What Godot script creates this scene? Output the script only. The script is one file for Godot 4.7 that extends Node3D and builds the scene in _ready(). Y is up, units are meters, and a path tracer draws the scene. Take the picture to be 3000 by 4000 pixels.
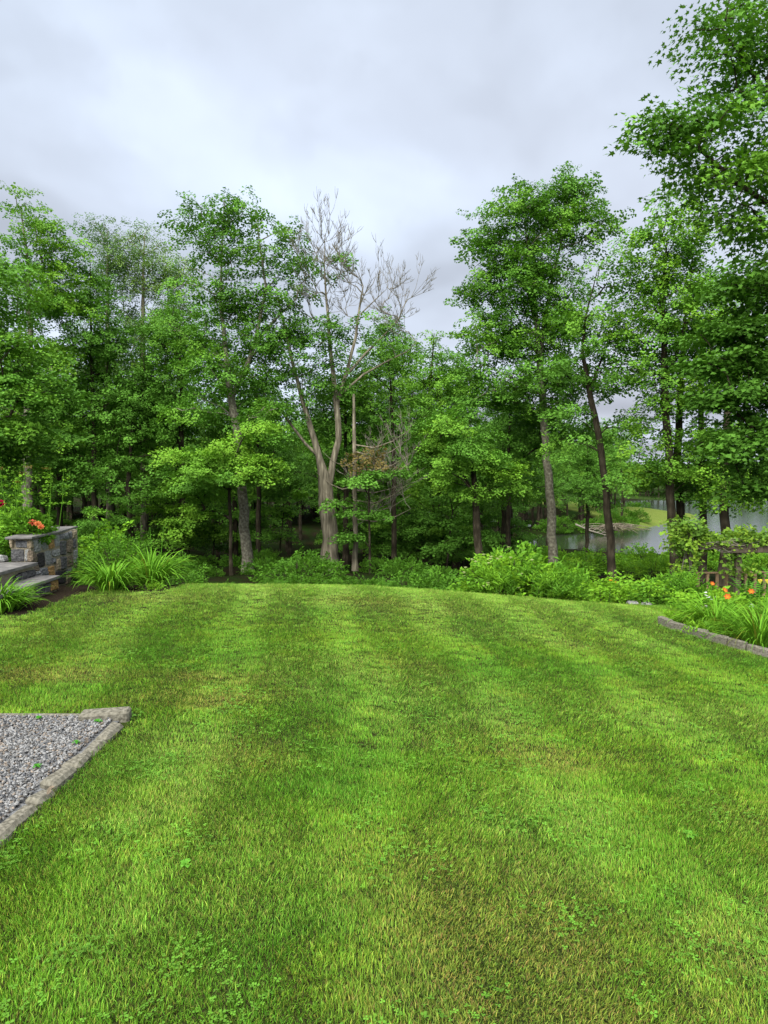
extends Node3D
# A lawn that rolls over a crest into woods beside a pond, under an overcast sky.
# Plan coordinates: x to the right, z = -distance from the camera, y up; y = 0 is the lawn at the camera's feet.

var rng := RandomNumberGenerator.new()
var noise_a := FastNoiseLite.new()
var noise_b := FastNoiseLite.new()
var noise_c := FastNoiseLite.new()
var fall_table := PackedFloat32Array()
var names := {}
var mats := {}
var sprays := {}          # leaf kind -> Array of [vertices, Array of colour arrays]
var spray_index := {}     # leaf kind -> index pattern
const SPRAY_VARIANTS := 6
const TINTS := 6
const WATER := -4.5

func _ready() -> void:
	rng.seed = 11
	# ---- camera
	var cam := Camera3D.new()
	cam.name = "camera"
	cam.position = Vector3(0, 1.55, 0)
	cam.rotation_degrees = Vector3(-3.02, 0, 0)
	cam.fov = 71.5
	cam.near = 0.05
	cam.far = 2000.0
	add_child(cam)
	cam.current = true
	# ---- sky, light, exposure
	var env := Environment.new()
	env.background_mode = Environment.BG_SKY
	env.tonemap_mode = Environment.TONE_MAPPER_LINEAR
	env.tonemap_exposure = 5.0
	env.background_energy_multiplier = 0.222
	env.sdfgi_enabled = true
	env.ssao_enabled = true
	env.ssil_enabled = true
	var sky := Sky.new()
	var sm := PanoramaSkyMaterial.new()
	sm.panorama = sky_picture()
	sky.sky_material = sm
	env.sky = sky
	var we := WorldEnvironment.new()
	we.name = "world_environment"
	we.environment = env
	add_child(we)
	var sun := DirectionalLight3D.new()
	sun.name = "veiled_sun"
	sun.light_energy = 0.5
	sun.light_angular_distance = 80.0
	sun.light_color = Color(1.0, 0.995, 0.97)
	sun.shadow_enabled = true
	sun.rotation_degrees = Vector3(-54, -28, 0)
	add_child(sun)
	# ---- structure
	noise_a.seed = 3; noise_a.frequency = 0.35; noise_a.fractal_octaves = 3
	noise_b.seed = 8; noise_b.frequency = 1.1; noise_b.fractal_octaves = 3
	noise_c.seed = 21; noise_c.frequency = 0.05; noise_c.fractal_octaves = 3
	make_fall_table()
	make_materials()
	make_sprays()
	make_terrain()
	make_water()
	make_lawn()
	make_forest()
	make_garden()

# ------------------------------------------------------------------ sky
func sky_picture() -> ImageTexture:
	var w := 1024
	var h := 512
	var im := Image.create(w, h, false, Image.FORMAT_RGBF)
	var n1 := FastNoiseLite.new(); n1.seed = 5; n1.frequency = 0.9; n1.fractal_octaves = 5; n1.domain_warp_enabled = true; n1.domain_warp_amplitude = 0.5
	var n2 := FastNoiseLite.new(); n2.seed = 14; n2.frequency = 0.28; n2.fractal_octaves = 3
	for j in h:
		var el := (0.5 - (j + 0.5) / h) * PI
		var ce := cos(el)
		var se := sin(el)
		for i in w:
			if j > h / 2 + 4:
				im.set_pixel(i, j, Color(0.10, 0.13, 0.07))
				continue
			var az := (i + 0.5) / w * TAU
			var s := maxf(se, 0.0) + 0.16     # a flat cloud deck: patterns shrink towards the horizon
			var px := cos(az) * ce / s
			var pz := sin(az) * ce / s
			var a := n1.get_noise_3d(px * 0.75, 0.0, pz * 0.75)
			var b := n2.get_noise_3d(px, 7.0, pz)
			var v := 1.02 + 0.66 * a + 0.50 * b
			var low := pow(1.0 - maxf(se, 0.0), 4.0)
			v *= lerpf(0.93, 1.10, low)
			v = clampf(v, 0.7, 1.4)
			var warm := clampf(0.5 - b * 1.2 - a * 0.4, 0.0, 1.0)    # thicker cloud is a little greyer
			var c := Color(0.590, 0.675, 0.810).lerp(Color(0.600, 0.640, 0.745), warm)
			im.set_pixel(i, j, Color(c.r * v, c.g * v, c.b * v))
	return ImageTexture.create_from_image(im)

# ------------------------------------------------------------------ naming and metas
func numbered(called: String) -> String:
	var n: int = names.get(called, 0)
	names[called] = n + 1
	return called if n == 0 else "%s_%03d" % [called, n]

func tag(o: Node, label: String, category := "", group := "", kind := "") -> Node:
	if label != "": o.set_meta("label", label)
	if category != "": o.set_meta("category", category)
	if group != "": o.set_meta("group", group)
	if kind != "": o.set_meta("kind", kind)
	return o

func thing(called: String, label: String, category: String, at := Vector3.ZERO, turn := 0.0, group := "") -> Node3D:
	var o := Node3D.new()
	o.name = numbered(called)
	add_child(o, true)
	o.position = at
	o.rotation.y = turn
	tag(o, label, category, group)
	return o

func part(called: String, mesh: Mesh, mat: Material, parent: Node, at := Vector3.ZERO) -> MeshInstance3D:
	var o := MeshInstance3D.new()
	o.name = called if parent != self else numbered(called)
	o.mesh = mesh
	if mat: o.material_override = mat
	o.position = at
	parent.add_child(o, true)
	return o

func copy_of(proto: Node3D, at: Vector3, turn: float, size: float, label := "", group := "") -> Node3D:
	var o: Node3D = proto.duplicate()
	o.name = numbered(str(proto.name).rstrip("0123456789").trim_suffix("_"))
	add_child(o, true)
	o.position = at
	o.rotation = Vector3(0, turn, 0)
	o.scale = Vector3.ONE * size
	if label != "": o.set_meta("label", label)
	if group != "": o.set_meta("group", group)
	return o

# ------------------------------------------------------------------ ground
func make_fall_table() -> void:
	var y := 0.0
	for i in 1700:
		var d := i * 0.25
		var s := 0.0
		if d < 9.0: s = 0.0
		elif d < 11.2: s = lerpf(0.0, 0.22, (d - 9.0) / 2.2)
		elif d < 13.0: s = 0.22
		elif d < 16.0: s = lerpf(0.22, 0.10, (d - 13.0) / 3.0)
		elif d < 40.0: s = lerpf(0.10, 0.085, (d - 16.0) / 24.0)
		elif d < 55.0: s = lerpf(0.085, 0.0, (d - 40.0) / 15.0)
		elif d > 175.0: s = -0.03
		fall_table.append(y)
		y -= s * 0.25

const POND := [Vector2(13, 57), Vector2(18, 53), Vector2(40, 50), Vector2(90, 55), Vector2(150, 80), Vector2(180, 130), Vector2(150, 168), Vector2(90, 176), Vector2(52, 165), Vector2(40, 140), Vector2(40, 116), Vector2(46, 106), Vector2(44, 99), Vector2(37, 91), Vector2(31, 82), Vector2(24, 75), Vector2(17, 71), Vector2(12, 64)]

func pond_distance(x: float, d: float) -> float:      # negative inside
	if x < 0.0 or d < 40.0 or x > 200.0 or d > 200.0:
		return 30.0
	var best := 1e9
	var inside := false
	var j := POND.size() - 1
	for i in POND.size():
		var a: Vector2 = POND[j]
		var b: Vector2 = POND[i]
		var ab := b - a
		var t := clampf(((x - a.x) * ab.x + (d - a.y) * ab.y) / ab.length_squared(), 0.0, 1.0)
		best = minf(best, Vector2(x - a.x - ab.x * t, d - a.y - ab.y * t).length_squared())
		if (a.y > d) != (b.y > d) and x < (b.x - a.x) * (d - a.y) / (b.y - a.y) + a.x:
			inside = not inside
		j = i
	best = sqrt(best)
	return -best if inside else best

func lateral(x: float) -> float:
	var s := x + 0.3
	var r := 0.5 * (s + sqrt(s * s + 0.5))
	var cap := 4.4
	var m := 0.5 * (r + cap - sqrt((r - cap) * (r - cap) + 0.6))
	return -0.082 * m

func ground(x: float, d: float) -> float:
	var f := maxf(d, 0.0) / 0.25
	var i := int(f)
	var y := lerpf(fall_table[mini(i, 1698)], fall_table[mini(i + 1, 1699)], f - i)
	y += lateral(x)
	if d > 13.0:
		y += noise_c.get_noise_2d(x, d) * minf((d - 13.0) * 0.03, 0.5)
	if d > 40.0:
		var p := pond_distance(x, d)
		if p < 12.0:
			var shore := WATER - 0.9 if p < -2.0 else (lerpf(WATER - 0.9, WATER + 0.35, (p + 2.0) / 3.0) if p < 1.0 else lerpf(WATER + 0.35, y, (p - 1.0) / 11.0))
			y = shore
		if x > 24.0 and x < 52.0 and d > 78.0 and d < 145.0 and p > 0.0:
			y = maxf(y, WATER + 0.3 + 1.0 * smoothstep(0.0, 9.0, p))
	return y

func on_ground(x: float, d: float, sink := 0.0) -> Vector3:
	return Vector3(x, ground(x, d) - sink, -d)

func is_lawn(x: float, d: float) -> bool:
	if d > 11.6 or d < 0.4: return false
	if x < -1.585 and d < 4.50 and x > -4.2: return false             # gravel bed
	if x < -3.95 and d > 7.7: return false                             # steps and bed
	if x < -2.9 and d > 9.35: return false                             # daylily bed
	if x > bed_edge(d) - 0.02 and d < 8.95: return false               # bed on the right
	if d > 10.75 + 0.12 * sin(x * 1.7): return false
	return true

func bed_edge(d: float) -> float:
	if d > 8.7: return 3.36 + (d - 8.7) * 1.6
	return 3.36 + pow(8.7 - d, 1.25) * 0.34

# ------------------------------------------------------------------ mesh helpers
class Geo:
	var v := PackedVector3Array()
	var n := PackedVector3Array()
	var c := PackedColorArray()
	var i := PackedInt32Array()
	func mesh(smooth := true) -> ArrayMesh:
		var a := []
		a.resize(Mesh.ARRAY_MAX)
		a[Mesh.ARRAY_VERTEX] = v
		if smooth and n.size() == v.size(): a[Mesh.ARRAY_NORMAL] = n
		if c.size() == v.size(): a[Mesh.ARRAY_COLOR] = c
		a[Mesh.ARRAY_INDEX] = i
		var m := ArrayMesh.new()
		m.add_surface_from_arrays(Mesh.PRIMITIVE_TRIANGLES, a)
		return m
	func tri(p: Vector3, q: Vector3, r: Vector3) -> void:
		var b := v.size()
		v.append(p); v.append(q); v.append(r)
		i.append(b); i.append(b + 1); i.append(b + 2)
	func quad(p: Vector3, q: Vector3, r: Vector3, s: Vector3) -> void:
		var b := v.size()
		v.append(p); v.append(q); v.append(r); v.append(s)
		i.append(b); i.append(b + 1); i.append(b + 2)
		i.append(b); i.append(b + 2); i.append(b + 3)

	func tube(pts: PackedVector3Array, rad: PackedFloat32Array, sides: int, wobble := 0.0, seed_value := 0) -> void:
		var base := v.size()
		var k := pts.size()
		var t0 := (pts[1] - pts[0]).normalized()
		var x := t0.cross(Vector3(0.31, 0.17, 0.93)).normalized()
		for j in k:
			var t := (pts[mini(j + 1, k - 1)] - pts[maxi(j - 1, 0)]).normalized()
			x = (x - t * x.dot(t)).normalized()
			var y := t.cross(x)
			for s in sides:
				var a := TAU * s / sides
				var w := 1.0
				if wobble > 0.0:
					w += wobble * (sin(a * 3.0 + seed_value + j * 0.35) * 0.6 + sin(a * 5.0 + j * 0.9 + seed_value * 2.0) * 0.4)
				var d := x * cos(a) + y * sin(a)
				v.append(pts[j] + d * rad[j] * w)
				n.append(d)
		for j in k - 1:
			for s in sides:
				var a := base + j * sides + s
				var b := base + j * sides + (s + 1) % sides
				i.append(a); i.append(a + sides); i.append(b)
				i.append(b); i.append(a + sides); i.append(b + sides)

func beam(size: Vector3, bevel := 0.004, jitter := 0.0) -> ArrayMesh:   # a chamfered board, centred
	var g := Geo.new()
	var h := size * 0.5
	var pts: Array[Vector3] = []
	for sx: int in [-1, 1]:
		for sy: int in [-1, 1]:
			for sz: int in [-1, 1]:
				var jit := Vector3(rng.randf_range(-1, 1), rng.randf_range(-1, 1), rng.randf_range(-1, 1)) * jitter
				var p := Vector3(sx * h.x, sy * h.y, sz * h.z) + jit
				var ix := Vector3(-sx * bevel, 0, 0)
				var iy := Vector3(0, -sy * bevel, 0)
				var iz := Vector3(0, 0, -sz * bevel)
				pts.append(p + iy + iz); pts.append(p + ix + iz); pts.append(p + ix + iy)
	return hull(pts)

func hull(pts: Array[Vector3]) -> ArrayMesh:          # convex hull of a few points, flat faces
	var g := Geo.new()
	var mid := Vector3.ZERO
	for p in pts: mid += p
	mid /= pts.size()
	var n := pts.size()
	var done := {}
	for a in n:
		for b in range(a + 1, n):
			for c in range(b + 1, n):
				var nn := (pts[b] - pts[a]).cross(pts[c] - pts[a])
				if nn.length() < 1e-9: continue
				nn = nn.normalized()
				var dd := nn.dot(pts[a])
				if nn.dot(mid) > dd:
					nn = -nn; dd = -dd
				var ok := true
				for p in pts:
					if nn.dot(p) > dd + 1e-5:
						ok = false; break
				if not ok: continue
				var on: Array[Vector3] = []
				for p in pts:
					if absf(nn.dot(p) - dd) < 1e-5: on.append(p)
				var key := "%d,%d,%d,%d" % [roundi(nn.x * 500), roundi(nn.y * 500), roundi(nn.z * 500), roundi(dd * 5000)]
				if done.has(key): continue
				done[key] = true
				var cen := Vector3.ZERO
				for p in on: cen += p
				cen /= on.size()
				var ux := (on[0] - cen).normalized()
				var uy := nn.cross(ux)
				on.sort_custom(func(p: Vector3, q: Vector3) -> bool: return atan2((p - cen).dot(uy), (p - cen).dot(ux)) > atan2((q - cen).dot(uy), (q - cen).dot(ux)))
				for k in range(1, on.size() - 1):
					g.tri(on[0], on[k], on[k + 1])
	return g.mesh(false)

# ------------------------------------------------------------------ materials
func noise_texture(seed_value: int, freq: float, a: Color, b: Color, size := 256, kind := 0, mid := -1.0, c := Color.WHITE) -> NoiseTexture2D:
	var t := NoiseTexture2D.new()
	var n := FastNoiseLite.new()
	n.seed = seed_value
	n.frequency = freq
	n.fractal_octaves = 4
	if kind == 1: n.noise_type = FastNoiseLite.TYPE_CELLULAR
	t.noise = n
	t.width = size
	t.height = size
	t.seamless = true
	var g := Gradient.new()
	g.set_color(0, a)
	g.set_color(1, b)
	if mid >= 0.0:
		g.add_point(mid, c)
	t.color_ramp = g
	return t

func srgb(r: float, g: float, b: float) -> Color:      # a linear base colour as Godot's albedo
	return Color(r, g, b).linear_to_srgb()

func leaf_material(called: String, base: Color, rough := 0.5, through := 0.7) -> StandardMaterial3D:
	var m := StandardMaterial3D.new()
	m.resource_name = called
	m.albedo_color = base.linear_to_srgb()
	m.vertex_color_use_as_albedo = true
	m.roughness = rough
	m.metallic_specular = 0.2
	m.cull_mode = BaseMaterial3D.CULL_DISABLED
	m.backlight_enabled = through > 0.0
	m.backlight = Color(through, through, through * 0.72)
	return m

func surface(called: String, tex: Texture2D, scale: float, rough: float, bump: Texture2D = null, bump_cm := 1.0, world := false) -> StandardMaterial3D:
	var m := StandardMaterial3D.new()
	m.resource_name = called
	m.albedo_texture = tex
	m.uv1_triplanar = true
	m.uv1_world_triplanar = world
	m.uv1_scale = Vector3.ONE * scale
	m.roughness = rough
	m.metallic_specular = 0.3
	if bump:
		m.heightmap_enabled = true
		m.heightmap_texture = bump
		m.heightmap_scale = bump_cm
	return m

func make_materials() -> void:
	mats.maple = leaf_material("maple_leaf", Color(0.205, 0.45, 0.055))
	mats.poplar = leaf_material("poplar_leaf", Color(0.21, 0.37, 0.115))
	mats.shrub = leaf_material("shrub_leaf", Color(0.19, 0.42, 0.035))
	mats.grass = leaf_material("grass_blade", Color(0.385, 0.525, 0.060), 0.45, 0.5)
	mats.strap = leaf_material("strap_leaf", Color(0.185, 0.40, 0.032), 0.5, 0.6)
	mats.vine = leaf_material("vine_leaf", Color(0.23, 0.41, 0.055), 0.5, 0.8)
	mats.petal = leaf_material("petal", Color(1, 1, 1), 0.6, 0.5)
	var grain := noise_texture(40, 0.03, Color(0, 0, 0), Color(1, 1, 1))
	var fine := noise_texture(41, 0.09, Color(0, 0, 0), Color(1, 1, 1))
	var bark_bump := noise_texture(42, 0.05, Color(0, 0, 0), Color(1, 1, 1), 256, 1)
	mats.bark_dark = surface("dark_bark", noise_texture(1, 0.03, srgb(0.018, 0.014, 0.008), srgb(0.110, 0.092, 0.060), 256, 0, 0.55, srgb(0.046, 0.037, 0.023)), 0.0, 0.95, bark_bump, 2.0)
	mats.bark_dark.uv1_scale = Vector3(0.8, 0.22, 0.8)
	mats.bark_lichen = surface("lichen_bark", noise_texture(2, 0.035, srgb(0.070, 0.060, 0.043), srgb(0.46, 0.46, 0.33), 512, 0, 0.50, srgb(0.20, 0.180, 0.132)), 0.0, 0.95, bark_bump, 1.5)
	mats.bark_lichen.uv1_scale = Vector3(0.5, 0.34, 0.5)
	mats.bark_grey = surface("grey_bark", noise_texture(3, 0.035, srgb(0.055, 0.046, 0.032), srgb(0.44, 0.39, 0.28), 256, 0, 0.5, srgb(0.185, 0.160, 0.112)), 0.0, 0.95, bark_bump, 1.8)
	mats.bark_grey.uv1_scale = Vector3(0.8, 0.13, 0.8)
	mats.dead_wood = surface("dead_wood", noise_texture(4, 0.06, srgb(0.13, 0.113, 0.085), srgb(0.34, 0.31, 0.25)), 1.0, 0.95)
	mats.stone_grey = surface("weathered_stone", noise_texture(5, 0.03, srgb(0.10, 0.10, 0.095), srgb(0.30, 0.30, 0.285), 512), 1.3, 0.9, fine, 0.5, true)
	mats.mortar = surface("mortar", noise_texture(6, 0.05, srgb(0.22, 0.19, 0.13), srgb(0.36, 0.315, 0.23)), 2.0, 0.95, fine, 0.6, true)
	mats.bluestone = surface("bluestone_slab", noise_texture(7, 0.012, srgb(0.085, 0.082, 0.080), srgb(0.225, 0.21, 0.195), 512), 0.8, 0.75, fine, 0.15, true)
	mats.concrete = surface("old_concrete", noise_texture(8, 0.04, srgb(0.06, 0.055, 0.04), srgb(0.29, 0.27, 0.215), 512, 0, 0.5, srgb(0.165, 0.152, 0.118)), 1.6, 0.95, fine, 0.5, true)
	mats.old_wood = surface("weathered_wood", noise_texture(9, 0.03, srgb(0.055, 0.043, 0.028), srgb(0.175, 0.142, 0.100)), 1.0, 0.9, grain, 0.4)
	mats.old_wood.uv1_scale = Vector3(2.0, 0.5, 6.0)
	mats.rail_wood = surface("rail_wood", noise_texture(10, 0.03, srgb(0.26, 0.165, 0.095), srgb(0.48, 0.33, 0.20)), 1.0, 0.85, grain, 0.3)
	mats.rail_wood.uv1_scale = Vector3(3.0, 0.6, 3.0)
	var st := [["stone_pale", 0.25, 0.25, 0.235], ["stone_blue", 0.16, 0.162, 0.165], ["stone_dark", 0.085, 0.084, 0.084], ["stone_black", 0.034, 0.031, 0.031], ["stone_ochre", 0.36, 0.215, 0.085], ["stone_tan", 0.29, 0.235, 0.155], ["stone_brown", 0.165, 0.130, 0.092]]
	for k in st.size():
		var s: Array = st[k]
		var lo := srgb(s[1] * 0.55, s[2] * 0.55, s[3] * 0.55)
		var hi := srgb(s[1] * 1.7, s[2] * 1.7, s[3] * 1.7)
		mats[s[0]] = surface(s[0], noise_texture(60 + k, 0.035, lo, hi, 256, 0, 0.5, srgb(s[1], s[2], s[3])), 2.6, 0.85, grain, 2.2, true)
	var pm := StandardMaterial3D.new()
	pm.resource_name = "pebble"
	pm.vertex_color_use_as_albedo = true
	pm.roughness = 0.85
	mats.pebble = pm

# ------------------------------------------------------------------ leaf sprays
func leaf_outline(kind: String, s: float) -> Array:    # flat outline points (x across, y along) for a fan from the first point
	match kind:
		"star": return [Vector2(0, 0.36), Vector2(0, -0.02), Vector2(-0.30, 0.0), Vector2(-0.26, 0.24), Vector2(-0.56, 0.52), Vector2(-0.17, 0.50), Vector2(0, 1.0), Vector2(0.17, 0.50), Vector2(0.56, 0.52), Vector2(0.26, 0.24), Vector2(0.30, 0.0), Vector2(0, -0.02)]
		"vine": return [Vector2(0, 0.30), Vector2(0, 0.05), Vector2(-0.36, -0.10), Vector2(-0.52, 0.38), Vector2(-0.30, 0.68), Vector2(0, 1.0), Vector2(0.30, 0.68), Vector2(0.52, 0.38), Vector2(0.36, -0.10), Vector2(0, 0.05)]
	return []

func add_spray_leaf(kind: String, v: PackedVector3Array, p: Vector3, dir: Vector3, up: Vector3, s: float) -> void:
	var side := dir.cross(up).normalized()
	var nn := side.cross(dir).normalized()
	var pts := leaf_outline(kind, s)
	if pts.is_empty():
		var wide := 0.46
		if kind == "lance": wide = 0.15
		elif kind == "oval": wide = 0.30
		elif kind == "kite": wide = 0.50
		var fold := nn * s * 0.10
		v.append(p)
		v.append(p + dir * s * 0.42 - side * s * wide + fold)
		v.append(p + dir * s - nn * s * 0.12)
		v.append(p + dir * s * 0.42 + side * s * wide + fold)
	else:
		for q: Vector2 in pts:
			v.append(p + dir * s * q.y + side * s * q.x + nn * s * (0.16 * absf(q.x) - 0.18 * q.y * q.y))

func leaf_tris(kind: String) -> PackedInt32Array:
	var n := leaf_outline(kind, 1.0).size()
	if n == 0:
		return PackedInt32Array([0, 1, 2, 0, 2, 3])
	var r := PackedInt32Array()
	for k in range(1, n - 1):
		r.append(0); r.append(k); r.append(k + 1)
	return r

# kind: name, outline, leaves per spray, spray length, leaf size, how far leaves scatter out of the spray's plane
const LEAF_KINDS := [
	["maple", "kite", 38, 0.60, 0.092, 0.10], ["poplar", "kite", 26, 0.50, 0.075, 0.16], ["star", "star", 16, 0.62, 0.105, 0.10],
	["shrub", "oval", 24, 0.34, 0.065, 0.09], ["herb", "oval", 16, 0.26, 0.085, 0.05], ["lance", "lance", 26, 0.40, 0.11, 0.05],
	["vine", "vine", 12, 0.40, 0.10, 0.12], ["hemlock", "lance", 44, 0.75, 0.13, 0.03], ["bigmaple", "kite", 26, 0.62, 0.115, 0.10],
]

func make_sprays() -> void:
	for K: Array in LEAF_KINDS:
		var outline: String = K[1]
		var count: int = K[2]
		var length: float = K[3]
		var size: float = K[4]
		var thick: float = K[5]
		var per := PackedInt32Array(leaf_tris(outline))
		var list := []
		var stride := 0
		for variant in SPRAY_VARIANTS:
			var v := PackedVector3Array()
			var shade := PackedFloat32Array()
			for k in count:
				var t := (k + 0.5 + rng.randf_range(-0.4, 0.4)) / count
				var s := size * rng.randf_range(0.72, 1.18)
				var sgn := 1.0 if k % 2 == 0 else -1.0
				var out := sgn * rng.randf_range(0.05, 1.0) * length * 0.36 * sin(PI * clampf(t * 0.86 + 0.14, 0.05, 0.97))
				if outline == "lance": out = sgn * rng.randf_range(0.0, 0.3) * length * 0.3
				if K[0] == "hemlock": out = sgn * rng.randf_range(0.05, 1.0) * length * 0.40 * (1.0 - t * 0.8)
				var p := Vector3(out, rng.randf_range(-1, 1) * thick - absf(out) * 0.22 - t * t * 0.07, t * length - 0.05)
				var dir := Vector3(sgn * rng.randf_range(0.25, 1.1), rng.randf_range(-0.55, 0.15), rng.randf_range(0.3, 1.0)).normalized()
				if outline == "lance" and K[0] == "lance": dir = Vector3(cos(k * 2.4), rng.randf_range(0.1, 0.7), 0.5 + sin(k * 2.4) * 0.5).normalized()
				var up := Vector3(rng.randf_range(-0.8, 0.8), 1.0, rng.randf_range(-0.8, 0.8)).normalized()
				var before := v.size()
				add_spray_leaf(outline, v, p, dir, up, s)
				stride = v.size() - before
				shade.append(rng.randf_range(0.72, 1.0))
			var tints := []
			for q in TINTS:
				var c := PackedColorArray()
				for k in count:
					var b := shade[k]
					var col := Color(0.74 * b, 0.79 * b, 0.8 * b)
					if q == 0: col = Color(0.41 * b, 0.48 * b, 0.50 * b)
					elif q == 1: col = Color(0.57 * b, 0.63 * b, 0.62 * b)
					elif q == 3: col = Color(0.92 * b, 0.90 * b, 0.76 * b)
					elif q == 4: col = Color(1.15 * b, 1.02 * b, 0.75 * b)
					elif q == 5: col = Color(1.0 * b, 0.36 * b, 0.9 * b)
					for z in stride: c.append(col)
				tints.append(c)
			list.append([v, tints])
		sprays[K[0]] = list
		var idx := PackedInt32Array()
		for k in count:
			for t in per: idx.append(k * stride + t)
		spray_index[K[0]] = [idx, count * stride, PackedInt32Array(), 0]

func index_for(kind: String, n: int) -> PackedInt32Array:
	var e: Array = spray_index[kind]
	var big: PackedInt32Array = e[2]
	var one: PackedInt32Array = e[0]
	var have: int = e[3]
	while have < n:
		var off: int = have * int(e[1])
		for t in one: big.append(t + off)
		have += 1
	e[2] = big
	e[3] = have
	return big.slice(0, n * one.size())

class Crown:
	var v := PackedVector3Array()
	var c := PackedColorArray()
	var n := 0

func put_spray(cr: Crown, kind: String, at: Vector3, dir: Vector3, up: Vector3, size: float, tint: int) -> void:
	var z := dir.normalized()
	var x := up.cross(z).normalized()
	var y := z.cross(x)
	var e: Array = sprays[kind][rng.randi() % SPRAY_VARIANTS]
	var xf := Transform3D(Basis(x * size, y * size, z * size), at)
	cr.v.append_array(xf * (e[0] as PackedVector3Array))
	cr.c.append_array(e[1][tint])
	cr.n += 1

func crown_mesh(cr: Crown, kind: String) -> ArrayMesh:
	var g := Geo.new()
	g.v = cr.v
	g.c = cr.c
	g.i = index_for(kind, cr.n)
	return g.mesh(false)

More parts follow.
